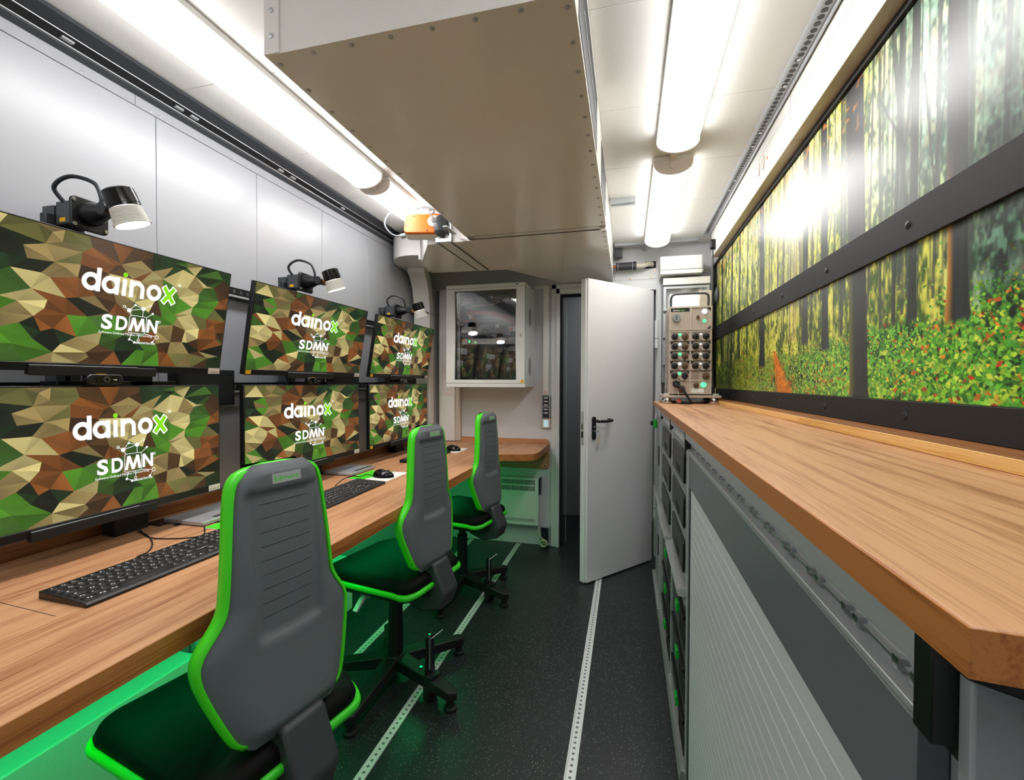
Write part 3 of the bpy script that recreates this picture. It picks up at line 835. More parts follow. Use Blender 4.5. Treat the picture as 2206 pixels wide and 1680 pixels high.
# ------------------------------------------------------------------ left desk
ZT = .813
dk = thing('desk', 'long oak desk along the left wall with a rounded return', 'desk', (-1.2, 1.5, ZT - .046))
fil = [(-.856, 2.86), (-.85, 2.915), (-.83, 2.95), (-.79, 2.972), (-.70, 2.99), (-.655, 3.005), (-.62, 3.03), (-.602, 3.07), (-.597, 3.12), (-.597, 3.38), (-.606, 3.55)]
plan = [(XL + .002, YN + .6), (-.856, YN + .6)] + fil + [(XL + .002, 3.55)]
G().prism(plan, 'z', ZT - .046, ZT).obj('desk_top', 'oak', dk, bevel=.0025)
eg = [(-.8555, YN + .6)] + fil
def strip(path, z0, z1, th):
    g = G(); n = len(path)
    ns = []
    for i in range(n):
        a = Vector(path[max(i - 1, 0)]); b = Vector(path[min(i + 1, n - 1)])
        t = (b - a).normalized(); ns.append(Vector((t.y, -t.x)))
    vs = []
    for i in range(n):
        p = Vector(path[i]); q = p + ns[i] * th
        vs += [(p.x, p.y, z0), (q.x, q.y, z0), (q.x, q.y, z1), (p.x, p.y, z1)]
    fs = [(0, 1, 2, 3), tuple(4 * (n - 1) + k for k in (3, 2, 1, 0))]
    for i in range(n - 1):
        for k in range(4):
            fs.append((4 * i + k, 4 * i + 4 + k, 4 * i + 4 + (k + 1) % 4, 4 * i + (k + 1) % 4))
    return g.add(vs, fs)
strip(eg, ZT - .046, ZT - .0015, .0016).obj('edge_band', 'oak_edge', dk, sharp=30, fix=True)
G().box((XL + .002, YN + .6, ZT), (XL + .017, 3.53, ZT + .042)).obj('wall_upstand', 'oak_dark', dk, bevel=.001)
ub = G().prism(rrect(-1.372, .612, -.598, .848, .03, 5), 'y', 3.55, YB - .001).obj('end_upstand', 'oak_x', dk, bevel=.001)
G().cyl((-.63, 3.545, .638), (-.63, 3.55, .638), .007, 12).obj('bolt', 'steel', ub)
for a, b in (((-1.345, .69), (-1.33, .771)), ((-1.34, .685), (-1.145, .673))):
    d_ = Vector(b) - Vector(a)
    M_ = Matrix.Translation((a[0], a[1], ZT)) @ Matrix.Rotation(math.atan2(d_.y, d_.x), 4, 'Z')
    G().box((0, -.0008, 0), (d_.length, .0008, .0002), M_).obj('joint_line', 'black_matte', dk)
for k in range(3):
    y = 1.218 + .885 * k - (.0 if k else 0)
    pb = G().box((-1.595, y - .036, ZT), (-1.517, y + .036, ZT + .0025)).obj('outlet_frame', 'black_plastic', dk, bevel=.001)
    G().box((-1.583, y - .025, ZT + .0024), (-1.53, y + .025, ZT + .0028)).obj('outlet_lid', 'black_gloss', pb)
    G().cyl((-1.476, y - .01, ZT), (-1.476, y - .01, ZT + .0012), .011, 18).obj('grommet', 'black_matte', dk)
for y in (-.6, 1.31, 3.3):
    G().box((-1.5, y - .02, 0), (-1.44, y + .02, ZT - .046)).obj('desk_leg', 'frame_paint', dk, bevel=.002)

# under-desk convectors against the left wall
for k, (a, b, lb) in enumerate(((.15, 1.24, 'long white convector low on the left wall behind the nearest chair'), (1.38, 2.15, 'long white convector low on the left wall behind the second chair'))):
    hv = thing('floor_convector', lb, 'heater', (-1.52, (a + b) / 2, .08), 0, 'convectors under the desk')
    G().box((XL + .002, a, .08), (-1.43, b, .36)).obj('convector_body', 'white_plastic', hv, bevel=.005)
    for j in range(26 if k else 0):
        y = b - .04 - j * .013
        G().box((-1.431, y, .19), (-1.4288, y + .006, .27)).obj('grille_slot', 'mid_grey', hv)
    for yy in (a + .1, b - .1):
        G().box((-1.56, yy - .02, 0), (-1.5, yy + .02, .081)).obj('foot', 'frame_paint', hv)

# green LED strip under the desk
for k, (a, b) in enumerate(((-.3, 1.0), (1.0, 2.2), (2.2, 3.1))):
    ls = thing('led_strip', ['green LED strip under the near part of the desk', 'green LED strip under the middle part of the desk', 'green LED strip under the far part of the desk'][k], 'LED strip', (-1.2, (a + b) / 2, ZT - .046), 0, 'green LED strips')
    G().box((-1.215, a + .01, ZT - .056), (-1.185, b - .01, ZT - .0462)).obj('strip_profile', 'alu_dull', ls)
    G().box((-1.21, a + .012, ZT - .059), (-1.19, b - .012, ZT - .0561)).obj('strip_lens', 'led_green', ls)
    li = bpy.data.lights.new('led_light', 'AREA'); li.shape = 'RECTANGLE'
    li.size = .02; li.size_y = b - a - .03; li.color = (.0, 1., .24); li.energy = GREEN * (b - a)
    lo = bpy.data.objects.new('led_light', li); C.objects.link(lo); lo.parent = ls
    lo.location = Vector((-1.2, (a + b) / 2, ZT - .062)) - OFF[ls.name]

# ------------------------------------------------------------------ wall rails and posts
for z, lb in ((1.662, 'upper black slotted rail on the left wall behind the raised monitors'), (1.262, 'lower black slotted rail on the left wall between the monitor rows')):
    t = thing('wall_rail', lb, 'rail', (XL, 1.7, z), 0, 'wall rails behind the monitors')
    G().box((XL + .001, .2, z), (XL + .022, 3.18, z + .034)).obj('rail_body', 'black_plastic', t, bevel=.001)
    G().box((XL + .001, .2, z - .009), (XL + .032, 3.18, z - .001)).obj('rail_lip', 'alu', t, bevel=.001)
    hg = G(); y = .25
    while y < 3.15:
        hg.cyl((XL + .0215, y, z + .017), (XL + .0228, y, z + .017), .008, 10); y += .034
    tag(hg.obj('rail_holes', 'dark_grey', t), kind='stuff')

# ------------------------------------------------------------------ the picture on the screens
CM = ['ootobbBbbddgodgd', 'kttoBBbtTtgTtTgb', 'dkttbBTTttGTTgGB', 'gTTBBbtTTbGGTGok',
      'TTBBktBtgGGtToBB', 'tkBbGgGgtTtbTBBb', 'GdkdtTgdGGbtkbBk', 'gGtTtbBkGGBotobd']
CC = {k: srgb(v)[:3] for k, v in dict(T='#cdbd7c', t='#94804f', o='#6b6838', B='#7e4a20', b='#48301a', G='#4b8322', g='#3a5f22', d='#173418', k='#0f1a10').items()}
def camo(u0, seed=3):
    from mathutils.geometry import delaunay_2d_cdt
    rr = random.Random(seed)
    pts = []
    nx, ny = 15, 8
    for j in range(ny + 1):
        for i in range(-6, nx + 1):
            jx, jy = rr.uniform(-.44, .44), rr.uniform(-.44, .44)
            u = (i + jx + (.5 if j % 2 else 0)) / nx; v = (j + jy) / ny
            if u0 + .015 < u < .985 and .03 < v < .97:
                pts.append((u, v))
    m = 14
    for k in range(m + 1):
        u = lerp(u0, 1, k / m)
        pts += [(u, 0), (u, 1)]
    for k in range(1, 8):
        pts += [(u0, k / 8), (1, k / 8)]
    vs, es, fs, *_ = delaunay_2d_cdt([Vector(p) for p in pts], [], [], 0, 1e-6)
    V = []; F = []; cols = []
    for f in fs:
        cu = sum(vs[i].x for i in f) / 3; cv = sum(vs[i].y for i in f) / 3
        c = CC[CM[min(7, int(cv * 8))][min(15, abs(int(cu * 16)))]]
        k = rr.uniform(.55, 1.35)
        if rr.random() < .06:
            c = CC[rr.choice('tTBgGdk')]
        o = len(V)
        for i in f:
            V.append((vs[i].x, vs[i].y))
            s_ = k * rr.uniform(.75, 1.25)
            cols.append(tuple(min(1, x * s_) for x in c) + (1,))
        F.append((o, o + 1, o + 2))
    return V, F, cols
CAMO = {0: camo(0.), 1: camo(-.2706)}

def bar2(g, a, b, w, fn):
    a = Vector(a); b = Vector(b); d = (b - a).normalized(); n = Vector((-d.y, d.x)) * w / 2
    g.add([fn(*p) for p in (a - n, b - n, b + n, a + n)], [(0, 1, 2, 3)])
def ring2(g, c, ro, ri, fn, a0=0, a1=360, n=28, sx=1.):
    vs = []
    for k in range(n + 1):
        a = R(lerp(a0, a1, k / n))
        vs += [fn(c[0] + ri * math.cos(a) * sx, c[1] + ri * math.sin(a)), fn(c[0] + ro * math.cos(a) * sx, c[1] + ro * math.sin(a))]
    g.add(vs, [(2 * k, 2 * k + 1, 2 * k + 3, 2 * k + 2) for k in range(n)])
def disc2(g, c, r, fn, n=18, sx=1.):
    g.add([fn(c[0] + r * math.cos(2 * PI * k / n) * sx, c[1] + r * math.sin(2 * PI * k / n)) for k in range(n)], [tuple(range(n))])

def wordmark(gw, gl, gw2, P):
    # six-letter lowercase word mark; x-height 1, word width ~ 6.55, drawn at P(x, y)
    w = .27
    for cx in (.5, 1.62):
        ring2(gw, (cx, .5), .53, .53 - w, P)
    bar2(gw, (.9, -.03), (.9, 1.36), w, P)            # d stem
    bar2(gw, (2.02, -.03), (2.02, 1.03), w, P)        # a stem
    bar2(gw, (2.47, -.03), (2.47, 1.0), w, P)         # i
    disc2(gl, (2.47, 1.27), .15, P)
    bar2(gw, (2.93, -.03), (2.93, 1.03), w, P)        # n
    ring2(gw, (3.3, .53), .5, .5 - w, P, 0, 150)
    bar2(gw, (3.665, -.03), (3.665, .54), w, P)
    ring2(gw, (4.47, .5), .53, .53 - w, P)            # o
    for a, b in (((5.12, -.05), (5.98, 1.07)), ((5.12, 1.07), (5.98, -.05))):
        bar2(gw2, a, b, .42, P)
        bar2(gl, lerp(Vector(a), Vector(b), .05), lerp(Vector(a), Vector(b), .95), .26, P)
    ring2(gw, (6.3, 1.32), .11, .08, P, n=14)
    put_text(gw, 'R', P, 6.25, 1.26, .12)

def emblem(g, P):
    # four capitals with a node graph; cap height 1, word spans 0..3.9
    put_text(g, 'S', P, 0, 0, 1, .72, bold=.045)
    put_text(g, 'D', P, .95, 0, 1, .78, bold=.04)
    for p, q in (((1.96, -.0), (2.14, 1.0)), ((2.14, 1.0), (2.45, .02)), ((2.45, .02), (2.78, 1.0)), ((2.78, 1.0), (2.94, 0))): bar2(g, p, q, .2, P)
    for p, q in (((3.24, 0), (3.24, 1.0)), ((3.24, .98), (3.86, .02)), ((3.86, 0), (3.86, 1.0))): bar2(g, p, q, .19, P)
    put_text(g, 'Software Defined Mission Networking', P, -.12, -.36, .17, 3.75)
    put_text(g, 'DEMONSTRATOR', P, 2.35, -.92, .15, 1.55, bold=.02, shear=.15)
    ring2(g, (4.06, .92), .11, .085, P, n=14); put_text(g, 'R', P, 4.0, .86, .12)
    x0, x1, y0, y1 = 1.84, 3.06, -.16, 1.16
    rp = rrect(x0, y0, x1, y1, .14, 5)
    for a, b in zip(rp, rp[1:] + rp[:1]): bar2(g, a, b, .035, P)
    L = [((1.75, 1.5), (1.94, 1.14)), ((1.75, 1.5), (2.15, 1.95)), ((2.15, 1.95), (2.75, 1.75)), ((1.75, 1.5), (2.75, 1.75)), ((2.75, 1.75), (2.75, 1.16)),
         ((1.42, 1.72), (1.75, 1.5)), ((2.75, 1.75), (3.2, 2.05)), ((3.03, 1.1), (3.45, 1.45)), ((2.95, -.12), (3.9, -.28)), ((2.1, -.16), (1.98, -.62)),
         ((1.98, -.62), (2.35, -.82)), ((2.62, -.16), (2.62, -.55)), ((3.9, -.4), (3.72, -.68))]
    for a, b in L: bar2(g, a, b, .035, P)
    for c, r in (((1.75, 1.5), .15), ((2.75, 1.75), .15), ((2.15, 1.95), .085), ((3.48, 1.48), .085), ((1.98, -.65), .085), ((2.35, -.84), .085), ((3.7, -.72), .085)):
        disc2(g, c, r, P)
    for c, r in (((1.4, 1.74), .1), ((3.25, 2.07), .1), ((4.0, -.3), .15), ((2.62, -.66), .1)):
        ring2(g, c, r, r - .035, P, n=16)

MW = .785
def monitor(yc, upper, first, label):
    if upper:
        t_ = R(9.4); M = Matrix(((0, math.sin(t_), math.cos(t_), -1.45), (1, 0, 0, yc), (0, math.cos(t_), -math.sin(t_), 1.327), (0, 0, 0, 1))); H = .367
    else:
        M = Matrix(((0, 0, 1, -1.45), (1, 0, 0, yc), (0, 1, 0, .906), (0, 0, 0, 1))); H = .381
    t = thing('computer_monitor', label, 'monitor', M=M, group='camouflage monitors')
    h = MW / 2
    G().box((-h, 0, -.022), (h, H, -.0012)).obj('monitor_body', 'black_plastic', t, bevel=.002)
    G().box((-.2, .07, -.058), (.2, H - .06, -.0225)).obj('rear_cover', 'black_matte', t, bevel=.01)
    G().box((-h, -.001, -.0012), (h, .021, .0024)).obj('chin', 'black_plastic', t, bevel=.0015)
    sb = G().box((-.16, -.012, -.01), (.155, .014, .011)).obj('sensor_bar', 'black_matte', t, bevel=.003)
    G().box((-.16, .0142, .004), (.1, .0152, .0112)).obj('bar_highlight', 'mid_grey', sb)
    V, F, cols = CAMO[1 if first else 0]
    sy0, sy1 = .0215, H - .004
    sx0, sx1 = -h + .004, h - .004
    def fx(u): return sx1 - (1 - u) * (sx1 - sx0) * (.787 if first else 1.)
    me = bpy.data.meshes.new('screen')
    me.from_pydata([(fx(u), sy1 - v * (sy1 - sy0), -.0005) for u, v in V], [], [f[::-1] for f in F])
    ca = me.color_attributes.new('print', 'FLOAT_COLOR', 'CORNER')
    cc = []
    for f in F:
        for i in f[::-1]: cc += list(cols[i])
    ca.data.foreach_set('color', cc)
    bm = bmesh.new(); bm.from_mesh(me); bmesh.ops.remove_doubles(bm, verts=bm.verts, dist=1e-6)
    for f in bm.faces:
        if f.normal.z < 0: f.normal_flip()
    bm.to_mesh(me); bm.free()
    me.materials.append(MATS['screen_picture'])
    sc = link('screen', me, t)
    if first: xd, xw, xs, ws = -.064, .255, -.008, .154
    else: xd, xw, xs, ws = -.178, .320, -.111, .197
    hs = sy1 - sy0
    kx = xw / 6.0; ky = .136 * hs
    yb = sy1 - .408 * hs
    gw, gl, g2 = G(), G(), G()
    wordmark(gw, gl, g2, lambda x, y: (xd + x * kx, yb + y * ky, .0006))
    g2.v = [(p[0], p[1], .0004) for p in g2.v]
    gl.v = [(p[0], p[1], .0008) for p in gl.v]
    gw.add(g2.v, g2.f)
    tag(gw.obj('white_lettering', 'screen_white', sc, sharp=0), 'white word mark print')
    gl.obj('green_lettering', 'screen_lime', sc, sharp=0)
    ge = G(); k2 = ws / 3.9; k3 = .116 * hs; ye = sy1 - .70 * hs
    emblem(ge, lambda x, y: (xs + x * k2, ye + y * k3, .0006))
    tag(ge.obj('emblem_lettering', 'screen_white', sc, sharp=0), 'white lettering with linked dots')
    st = G().box((h - .05, .001, .0024), (h - .004, .021, .0029)).obj('white_sticker', 'warm_white', t)
    tg = G(); put_text(tg, 'FreeSync', lambda x, y: (h - .047 + x, .005 + y, .0031), 0, 0, .006, .038)
    tg.obj('sticker_print', 'dark_grey', st, sharp=0)
    if not first:
        G().box((-h + .004, .003, .0024), (-h + .03, .019, .0029)).obj('yellow_sticker', 'yellow', t)
    return t
MY = [.961, 1.855, 2.745]
W3 = ['nearest the camera', 'in the middle', 'nearest the bulkhead']
for k in range(3):
    monitor(MY[k], True, k == 0, 'wide monitor of the raised upper row, the one ' + W3[k])
    monitor(MY[k], False, k == 0, 'wide monitor of the lower row above the desk, the one ' + W3[k])

# posts that carry the monitors
for k in range(3):
    y = .952 + .889 * k
    t = thing('monitor_post', 'black profile post behind the monitors, the one ' + W3[k], 'post', (-1.58, y, ZT), 0, 'monitor posts')
    prof = [(-.03, -.022), (-.008, -.022), (-.008, -.006), (.008, -.006), (.008, -.022), (.03, -.022), (.03, .022), (-.03, .022)]
    G().prism([(-1.575 - b, y + a) for a, b in prof], 'z', 1.0, 1.79).obj('profile', 'dark_grey', t, bevel=.001)
    G().box((-1.57, y + .155, 1.0), (-1.53, y + .22, 1.32)).obj('bracket_post', 'black_matte', t)
    for z in (1.1, 1.51):
        G().box((-1.552, y - .03, z - .05), (-1.51, y + .19, z + .05)).obj('monitor_arm', 'black_matte', t, bevel=.002)
    G().box((-1.6, y + .11, ZT + .001), (-1.545, y + .215, ZT + .09)).obj('post_foot', 'black_matte', t, bevel=.003)
    G().box((-1.6, y - .04, 1.24), (-1.53, y + .3, 1.30)).obj('cross_bracket', 'black_plastic', t, bevel=.002)
    for dy in (-.13, .05, .1, .33):
        G().cyl((-1.6, y + dy, 1.27), (-1.575, y + dy, 1.27), .012, 12).obj('clamp_knob', 'alu_dull', t)

# webcams
for k in range(3):
    y = .966 + .889 * k
    t = thing('webcam', 'black webcam clipped on the lower monitor ' + W3[k], 'webcam', (-1.44, y, 1.288), 0, 'webcams')
    zc = 1.3045
    G().prism(rrect(-.047, -.014, .047, .0145, .013, 4), 'x', -1.452, -1.43, Matrix.Translation((0, y, zc))).obj('webcam_body', 'black_plastic', t, bevel=.003)
    fp = G().box((-1.4298, y - .025, zc - .012), (-1.4285, y + .03, zc + .012)).obj('front_plate', 'black_gloss', t)
    G().cyl((-1.4285, y, zc), (-1.4265, y, zc), .0085, 18).obj('lens_ring', 'dark_grey', fp)
    G().cyl((-1.4266, y, zc), (-1.426, y, zc), .005, 14).obj('lens', 'black_gloss', fp)
    tg = G(); put_text(tg, 'logi', lambda x, y_: (-1.4283, y + .018 + x, zc - .002 + y_), 0, 0, .004, .009)
    tg.obj('maker_print', 'white_print', fp, sharp=0)
    G().box((-1.45, y - .02, zc + .0145), (-1.435, y + .005, zc + .0156)).obj('yellow_label', 'yellow', t)
    G().box((-1.4488, y - .02, 1.2872), (-1.444, y + .02, 1.2905)).obj('clip', 'black_plastic', t)

# mini computers behind the monitors
for k in range(3):
    y0 = 1.285 + .889 * k - (.13 if k == 2 else 0)
    t = thing('mini_computer', 'black perforated mini computer behind the monitors ' + W3[k], 'computer', (-1.58, y0 + .12, 1.205), 0, 'mini computers')
    G().box((-1.61, y0, 1.205), (-1.555, y0 + .238, 1.345)).obj('computer_case', 'black_matte', t, bevel=.003)
    pg = G()
    for i in range(28):
        for j in range(17):
            yy = y0 + .012 + i * .0078 + (.0039 if j % 2 else 0); zz = 1.213 + j * .0077
            pg.cyl((-1.5552, yy, zz), (-1.5545, yy, zz), .0023, 6)
    tag(pg.obj('perforation', 'dark_grey', t), kind='stuff')

# ------------------------------------------------------------------ task lamps
def task_lamp(k):
    y = .952 + .889 * k
    t = thing('task_lamp', 'black task lamp with a glowing round head above the monitor ' + W3[k], 'lamp', (-1.55, y, 1.73), 0, 'task lamps on the monitor posts')
    bx = G().box((-1.55, y - .028, 1.735), (-1.478, y + .035, 1.80)).obj('mount_box', 'dark_grey', t, bevel=.004)
    G().box((-1.5335, y - .0284, 1.742), (-1.512, y - .0279, 1.753)).obj('yellow_sticker', 'yellow', bx)
    pl = G().prism(rrect(-.046, -.048, .046, .04, .012, 4), 'x', -1.4778, -1.468, Matrix.Translation((0, y + .005, 1.768))).obj('mount_plate', 'black_plastic', t, bevel=.002)
    for dy, dz in ((-.034, .03), (-.034, -.036), (.044, .03), (.044, -.036)):
        G().cyl((-1.468, y + dy, 1.768 + dz), (-1.4655, y + dy, 1.768 + dz), .0055, 12).obj('bolt', 'steel', pl)
    G().box((-1.575, y - .05, 1.72), (-1.551, y + .045, 1.765)).obj('clamp', 'dark_rail', t, bevel=.004)
    G().lathe([(.032, 0), (.031, .02), (.022, .045), (.017, .06), (.016, .09)], 20, Matrix.Translation((-1.468, y + .004, 1.768)) @ Matrix.Rotation(PI / 2, 4, 'Y')).obj('swivel_cone', 'black_plastic', t)
    G().cyl((-1.385, y - .026, 1.768), (-1.385, y + .022, 1.768), .017, 18).obj('hinge_barrel', 'dark_rail', t)
    G().tube([(-1.385, y, 1.768), (-1.36, y + .0, 1.762), (-1.335, y, 1.757)], .011, 10).obj('hinge_arm', 'copper', t)
    top = Vector((-1.318, y - .03, 1.808)); lens = Vector((-1.30, y - .004, 1.722))
    ax = (lens - top).normalized(); L = (lens - top).length
    q = ax.to_track_quat('Z', 'Y').to_matrix().to_4x4()
    MH = Matrix.Translation(top) @ q
    G().lathe([(.0005, -.002), (.03, -.002), (.036, .002), (.0375, .035), (.0375, .038), (.036, .039), (.036, .046), (.034, .047)], 28, MH).obj('head_cap', 'black_gloss', t)
    rp = [(.034, .0475)]
    n = 11
    for i in range(n):
        z = .048 + (L - .004 - .048) * i / n; r = lerp(.0365, .0415, i / n)
        rp += [(r, z), (r, z + .0016), (r - .0016, z + .0024), (r - .0016, z + .0032)]
    rp += [(.0425, L - .003), (.0425, L), (.039, L + .001)]
    G().lathe(rp, 28, MH, cap=False).obj('head_fins', 'white_plastic', t)
    G().lathe([(.0002, L - .0015), (.033, L - .0015), (.0385, L + .0005)], 28, MH, cap=False).obj('lens', 'lens_glow', t)
    G().box((.033, -.01, .004), (.041, .01, .04), MH @ Matrix.Rotation(R(60), 4, 'Z')).obj('switch_tab', 'black_plastic', t, bevel=.002)
    tg = G(); put_text(tg, 'Waldmann', lambda x, yy: MH @ Vector((.0378 * math.cos(-.2 + x), .0378 * math.sin(-.2 + x), .008 - yy)), 0, 0, .004, .6)
    tg.obj('maker_print', 'white_print', t, sharp=0)
    G().tube(smooth_path([(-1.52, y - .02, 1.79), (-1.525, y - .045, 1.83), (-1.49, y - .03, 1.862), (-1.44, y - .005, 1.85), (-1.42, y + .0, 1.81), (-1.42, y + .0, 1.785)], 6), .0055, 8).obj('cable', 'dark_rail', t)
    li = bpy.data.lights.new('lamp_light', 'SPOT'); li.energy = 4.; li.color = (1, .86, .78); li.spot_size = R(130); li.spot_blend = .6; li.shadow_soft_size = .03
    lo = bpy.data.objects.new('lamp_light', li); C.objects.link(lo); lo.parent = t
    p = lens + ax * .006
    lo.matrix_local = Matrix.Translation(p - OFF[t.name]) @ (-ax).to_track_quat('Z', 'Y').to_matrix().to_4x4()
for k in range(3): task_lamp(k)

# ------------------------------------------------------------------ keyboards, mice, pads
ROWS = [[1, None, 1, 1, 1, 1, None, 1, 1, 1, 1, None, 1, 1, 1, 1, 0, 1, 1, 1, 0, 1, 1, 1, 1]]
def kb_keys():
    # (x, y, w, d) in key units from the front-left; 22.5 units wide, 6 rows
    K = []
    def row(y, items):
        x = 0
        for w in items:
            if w > 0: K.append((x, y, w, 1))
            x += abs(w)
    row(0, [1.25, 1.25, 1.25, 6.25, 1.25, 1.25, 1.25, 1.25, -.25, 1, 1, 1, -.25, 2, 1])
    row(1, [1.25, 1] + [1] * 10 + [2.75, -1.25, 1, -1.25, 1, 1, 1])
    row(2, [1.75] + [1] * 12 + [1.25, -3.5, 1, 1, 1])
    row(3, [1.5] + [1] * 12 + [1.5, -.25, 1, 1, 1, -.25, 1, 1, 1, 1])
    row(4, [1] * 13 + [2, -.25, 1, 1, 1, -.25, 1, 1, 1, 1])
    row(5, [1] + [1] * 4 + [1] * 4 + [1] * 4 + [1, 1, -.25, 1, 1, 1, -.25, 1, 1, 1, 1])
    for i, k in enumerate(list(K)):
        pass
    return K
KEYS = kb_keys()
def keyboard(fl, rz, label, joined=False, L=.452):
    M = Matrix.Translation((fl[0], fl[1], ZT)) @ Matrix.Rotation(R(90) + rz, 4, 'Z')
    t = thing('keyboard', label, 'keyboard', M=M, group='black keyboards')
    tilt = Matrix.Rotation(R(3.2), 4, 'X')
    Dp = .152
    b = G().prism([(0, .0005), (Dp, .0005), (Dp, .018), (.006, .0105), (0, .006)], 'x', 0, L).obj('keyboard_base', 'black_plastic', t, bevel=.0015)
    un = (L - .014) / 22.75; ur = (Dp - .018) / 6.1
    def z_at(y): return lerp(.0105, .018, (y - .006) / (Dp - .006))
    lg = G()
    cache = {}
    jg = G()
    for (x, y, w, d) in KEYS:
        kx = .007 + x * un; ky = .011 + y * ur * 1.015; kw = w * un - .0018; kd = ur - .0018
        if w == 6.25 or True:
            z = z_at(ky + kd / 2)
        Mk = Matrix.Translation((kx, ky, z - .0008)) @ tilt
        gk = G()
        e = .0012
        gk.add([(0, 0, 0), (kw, 0, 0), (kw, kd, 0), (0, kd, 0), (e, e, .0034), (kw - e, e, .0034), (kw - e, kd - e, .0034), (e, kd - e, .0034)],
               [(4, 5, 6, 7), (0, 1, 5, 4), (1, 2, 6, 5), (2, 3, 7, 6), (3, 0, 4, 7)])
        if joined:
            jg.add([Mk @ Vector(p) for p in gk.v], gk.f)
        else:
            kk = round(w, 2)
            if kk not in cache:
                me = gk.mesh('key', 0); me.materials.append(MATS['black_matte']); cache[kk] = me
            o = link('key', cache[kk], t); o.matrix_local = Mk
        if w < 3 and not joined:
            mw = min(.0042, kw * .3) * (1.6 if w > 1.2 else 1) * rnd.uniform(.35, .7)
            q = [Mk @ Vector(p) for p in ((kw * .3, kd * .42, .0037), (kw * .3 + mw, kd * .42, .0037), (kw * .3 + mw, kd * .58, .0037), (kw * .3, kd * .58, .0037))]
            lg.add(q, [(0, 1, 2, 3)])
            if rnd.random() < .4:
                q = [p + Vector((mw * 1.5, -.003, 0)) for p in q]; lg.add(q, [(0, 1, 2, 3)])
    if joined:
        tag(jg.obj('keys', 'black_matte', t, sharp=0), kind='stuff')
    else:
        tag(lg.obj('key_legends', 'white_print', t, sharp=0), kind='stuff')
    tg = G(); y_ = .011 + 2.2 * ur
    put_text(tg, 'CHERRY', lambda x, y: (.007 + 15.4 * un + x, y_ + y, z_at(y_) + .0006), 0, 0, .0045, .034)
    tg.obj('maker_print', 'white_print', t, sharp=0)
    return t
keyboard((-1.118, .712), R(-1.5), 'black keyboard on the desk in front of the nearest monitor')
keyboard((-1.108, 1.505), R(1.5), 'black keyboard on the desk in front of the middle monitor')
keyboard((-1.178, 2.485), R(0), 'black keyboard half hidden behind the second chair', joined=True)

def mouse_pad(x0, y0, label, s_=.22):
    t = thing('mouse_pad', label, 'mouse pad', (x0 + s_ / 2, y0 + s_ / 2, ZT), 0, 'lime and white mouse pads')
    G().box((x0, y0, ZT + .0005), (x0 + s_, y0 + s_, ZT + .003)).obj('pad_base', 'white_print', t, bevel=.0008)
    G().prism([(x0 + .001, y0 + .001), (x0 + s_ * .38, y0 + .001), (x0 + s_ * .62, y0 + s_ - .001), (x0 + .001, y0 + s_ - .001)], 'z', ZT + .003, ZT + .0034).obj('lime_print', 'lime', t)
    return t
mouse_pad(-1.355, 1.2, 'lime and white mouse pad mostly hidden behind the nearest chair')
mouse_pad(-1.353, 1.995, 'lime and white mouse pad beside the middle keyboard')
mouse_pad(-1.345, 2.92, 'lime and white mouse pad at the far end of the desk')
def mouse(x, y, rz, label):
    M = Matrix.Translation((x, y, ZT + .0036)) @ Matrix.Rotation(rz, 4, 'Z')
    t = thing('computer_mouse', label, 'mouse', M=M, group='black mice')
    def f(u, v):
        a = u * 2 * PI; r = math.sin(v * PI / 2)
        px = .056 * r * math.cos(a); py = .031 * r * math.sin(a) * (1 - .12 * math.cos(2 * a))
        return (px, py, .0355 * math.cos(v * PI / 2) ** .7 * (1 - .12 * math.cos(a)) + .001)
    G().grid(f, 32, 10).obj('mouse_body', 'black_gloss', t, sharp=60)
    G().cyl((.026, -.004, .031), (.026, .004, .031), .0065, 14).obj('scroll_wheel', 'dark_grey', t)
    return t
mouse(-1.20, 2.075, R(5), 'black mouse on the lime pad beside the middle keyboard')
mouse(-1.19, 3.01, R(-6), 'black mouse on the pad at the far desk end')

for pts, lb in (([(-1.27, .93), (-1.309, .956), (-1.317, .99), (-1.36, 1.036), (-1.422, 1.078), (-1.483, 1.106), (-1.53, 1.12)], 'thin black cable looping out from the nearest keyboard'),
                ([(-1.533, 1.13), (-1.475, 1.1), (-1.418, 1.083), (-1.345, 1.098), (-1.299, 1.128), (-1.305, 1.158), (-1.363, 1.21), (-1.394, 1.249), (-1.348, 1.27)], 'thin black cable running behind the nearest keyboard'),
                ([(-1.26, 1.80), (-1.30, 1.821), (-1.337, 1.891), (-1.375, 2.012), (-1.349, 2.054), (-1.38, 2.09)], 'thin black cable behind the middle keyboard'),
                ([(-1.424, 2.134), (-1.469, 2.188), (-1.473, 2.229), (-1.437, 2.21), (-1.41, 2.151), (-1.409, 2.112), (-1.32, 2.038), (-1.312, 2.101), (-1.255, 2.077)], 'thin black mouse cable looped above the middle keyboard')):
    o = G().tube(smooth_path([(p[0], p[1], ZT + (.0055 if p[0] > -1.36 and p[1] > 1.9 else .0022)) for p in pts], 6), .0021, 6).obj('desk_cable', 'rubber')
    tag(o, lb, 'cable', 'thin black desk cables')

# smoked flap panels lying at the back of the desk
for k, y0 in enumerate((1.212, 2.06, 2.95)):
    t = thing('flap_panel', 'flat grey metal flap lying at the back of the desk ' + W3[k], 'panel', (-1.455, y0 + .11, ZT), 0, 'grey desk flaps')
    G().box((-1.54, y0, ZT + .003), (-1.37, y0 + .225, ZT + .016)).obj('flap', 'alu_dull', t, bevel=.002)
    G().box((-1.40, y0 + .06, ZT + .0161), (-1.385, y0 + .22, ZT + .0168)).obj('flap_gap', 'black_matte', t)
    G().box((-1.535, y0 + .005, ZT), (-1.375, y0 + .22, ZT + .0031)).obj('flap_base', 'dark_grey', t)
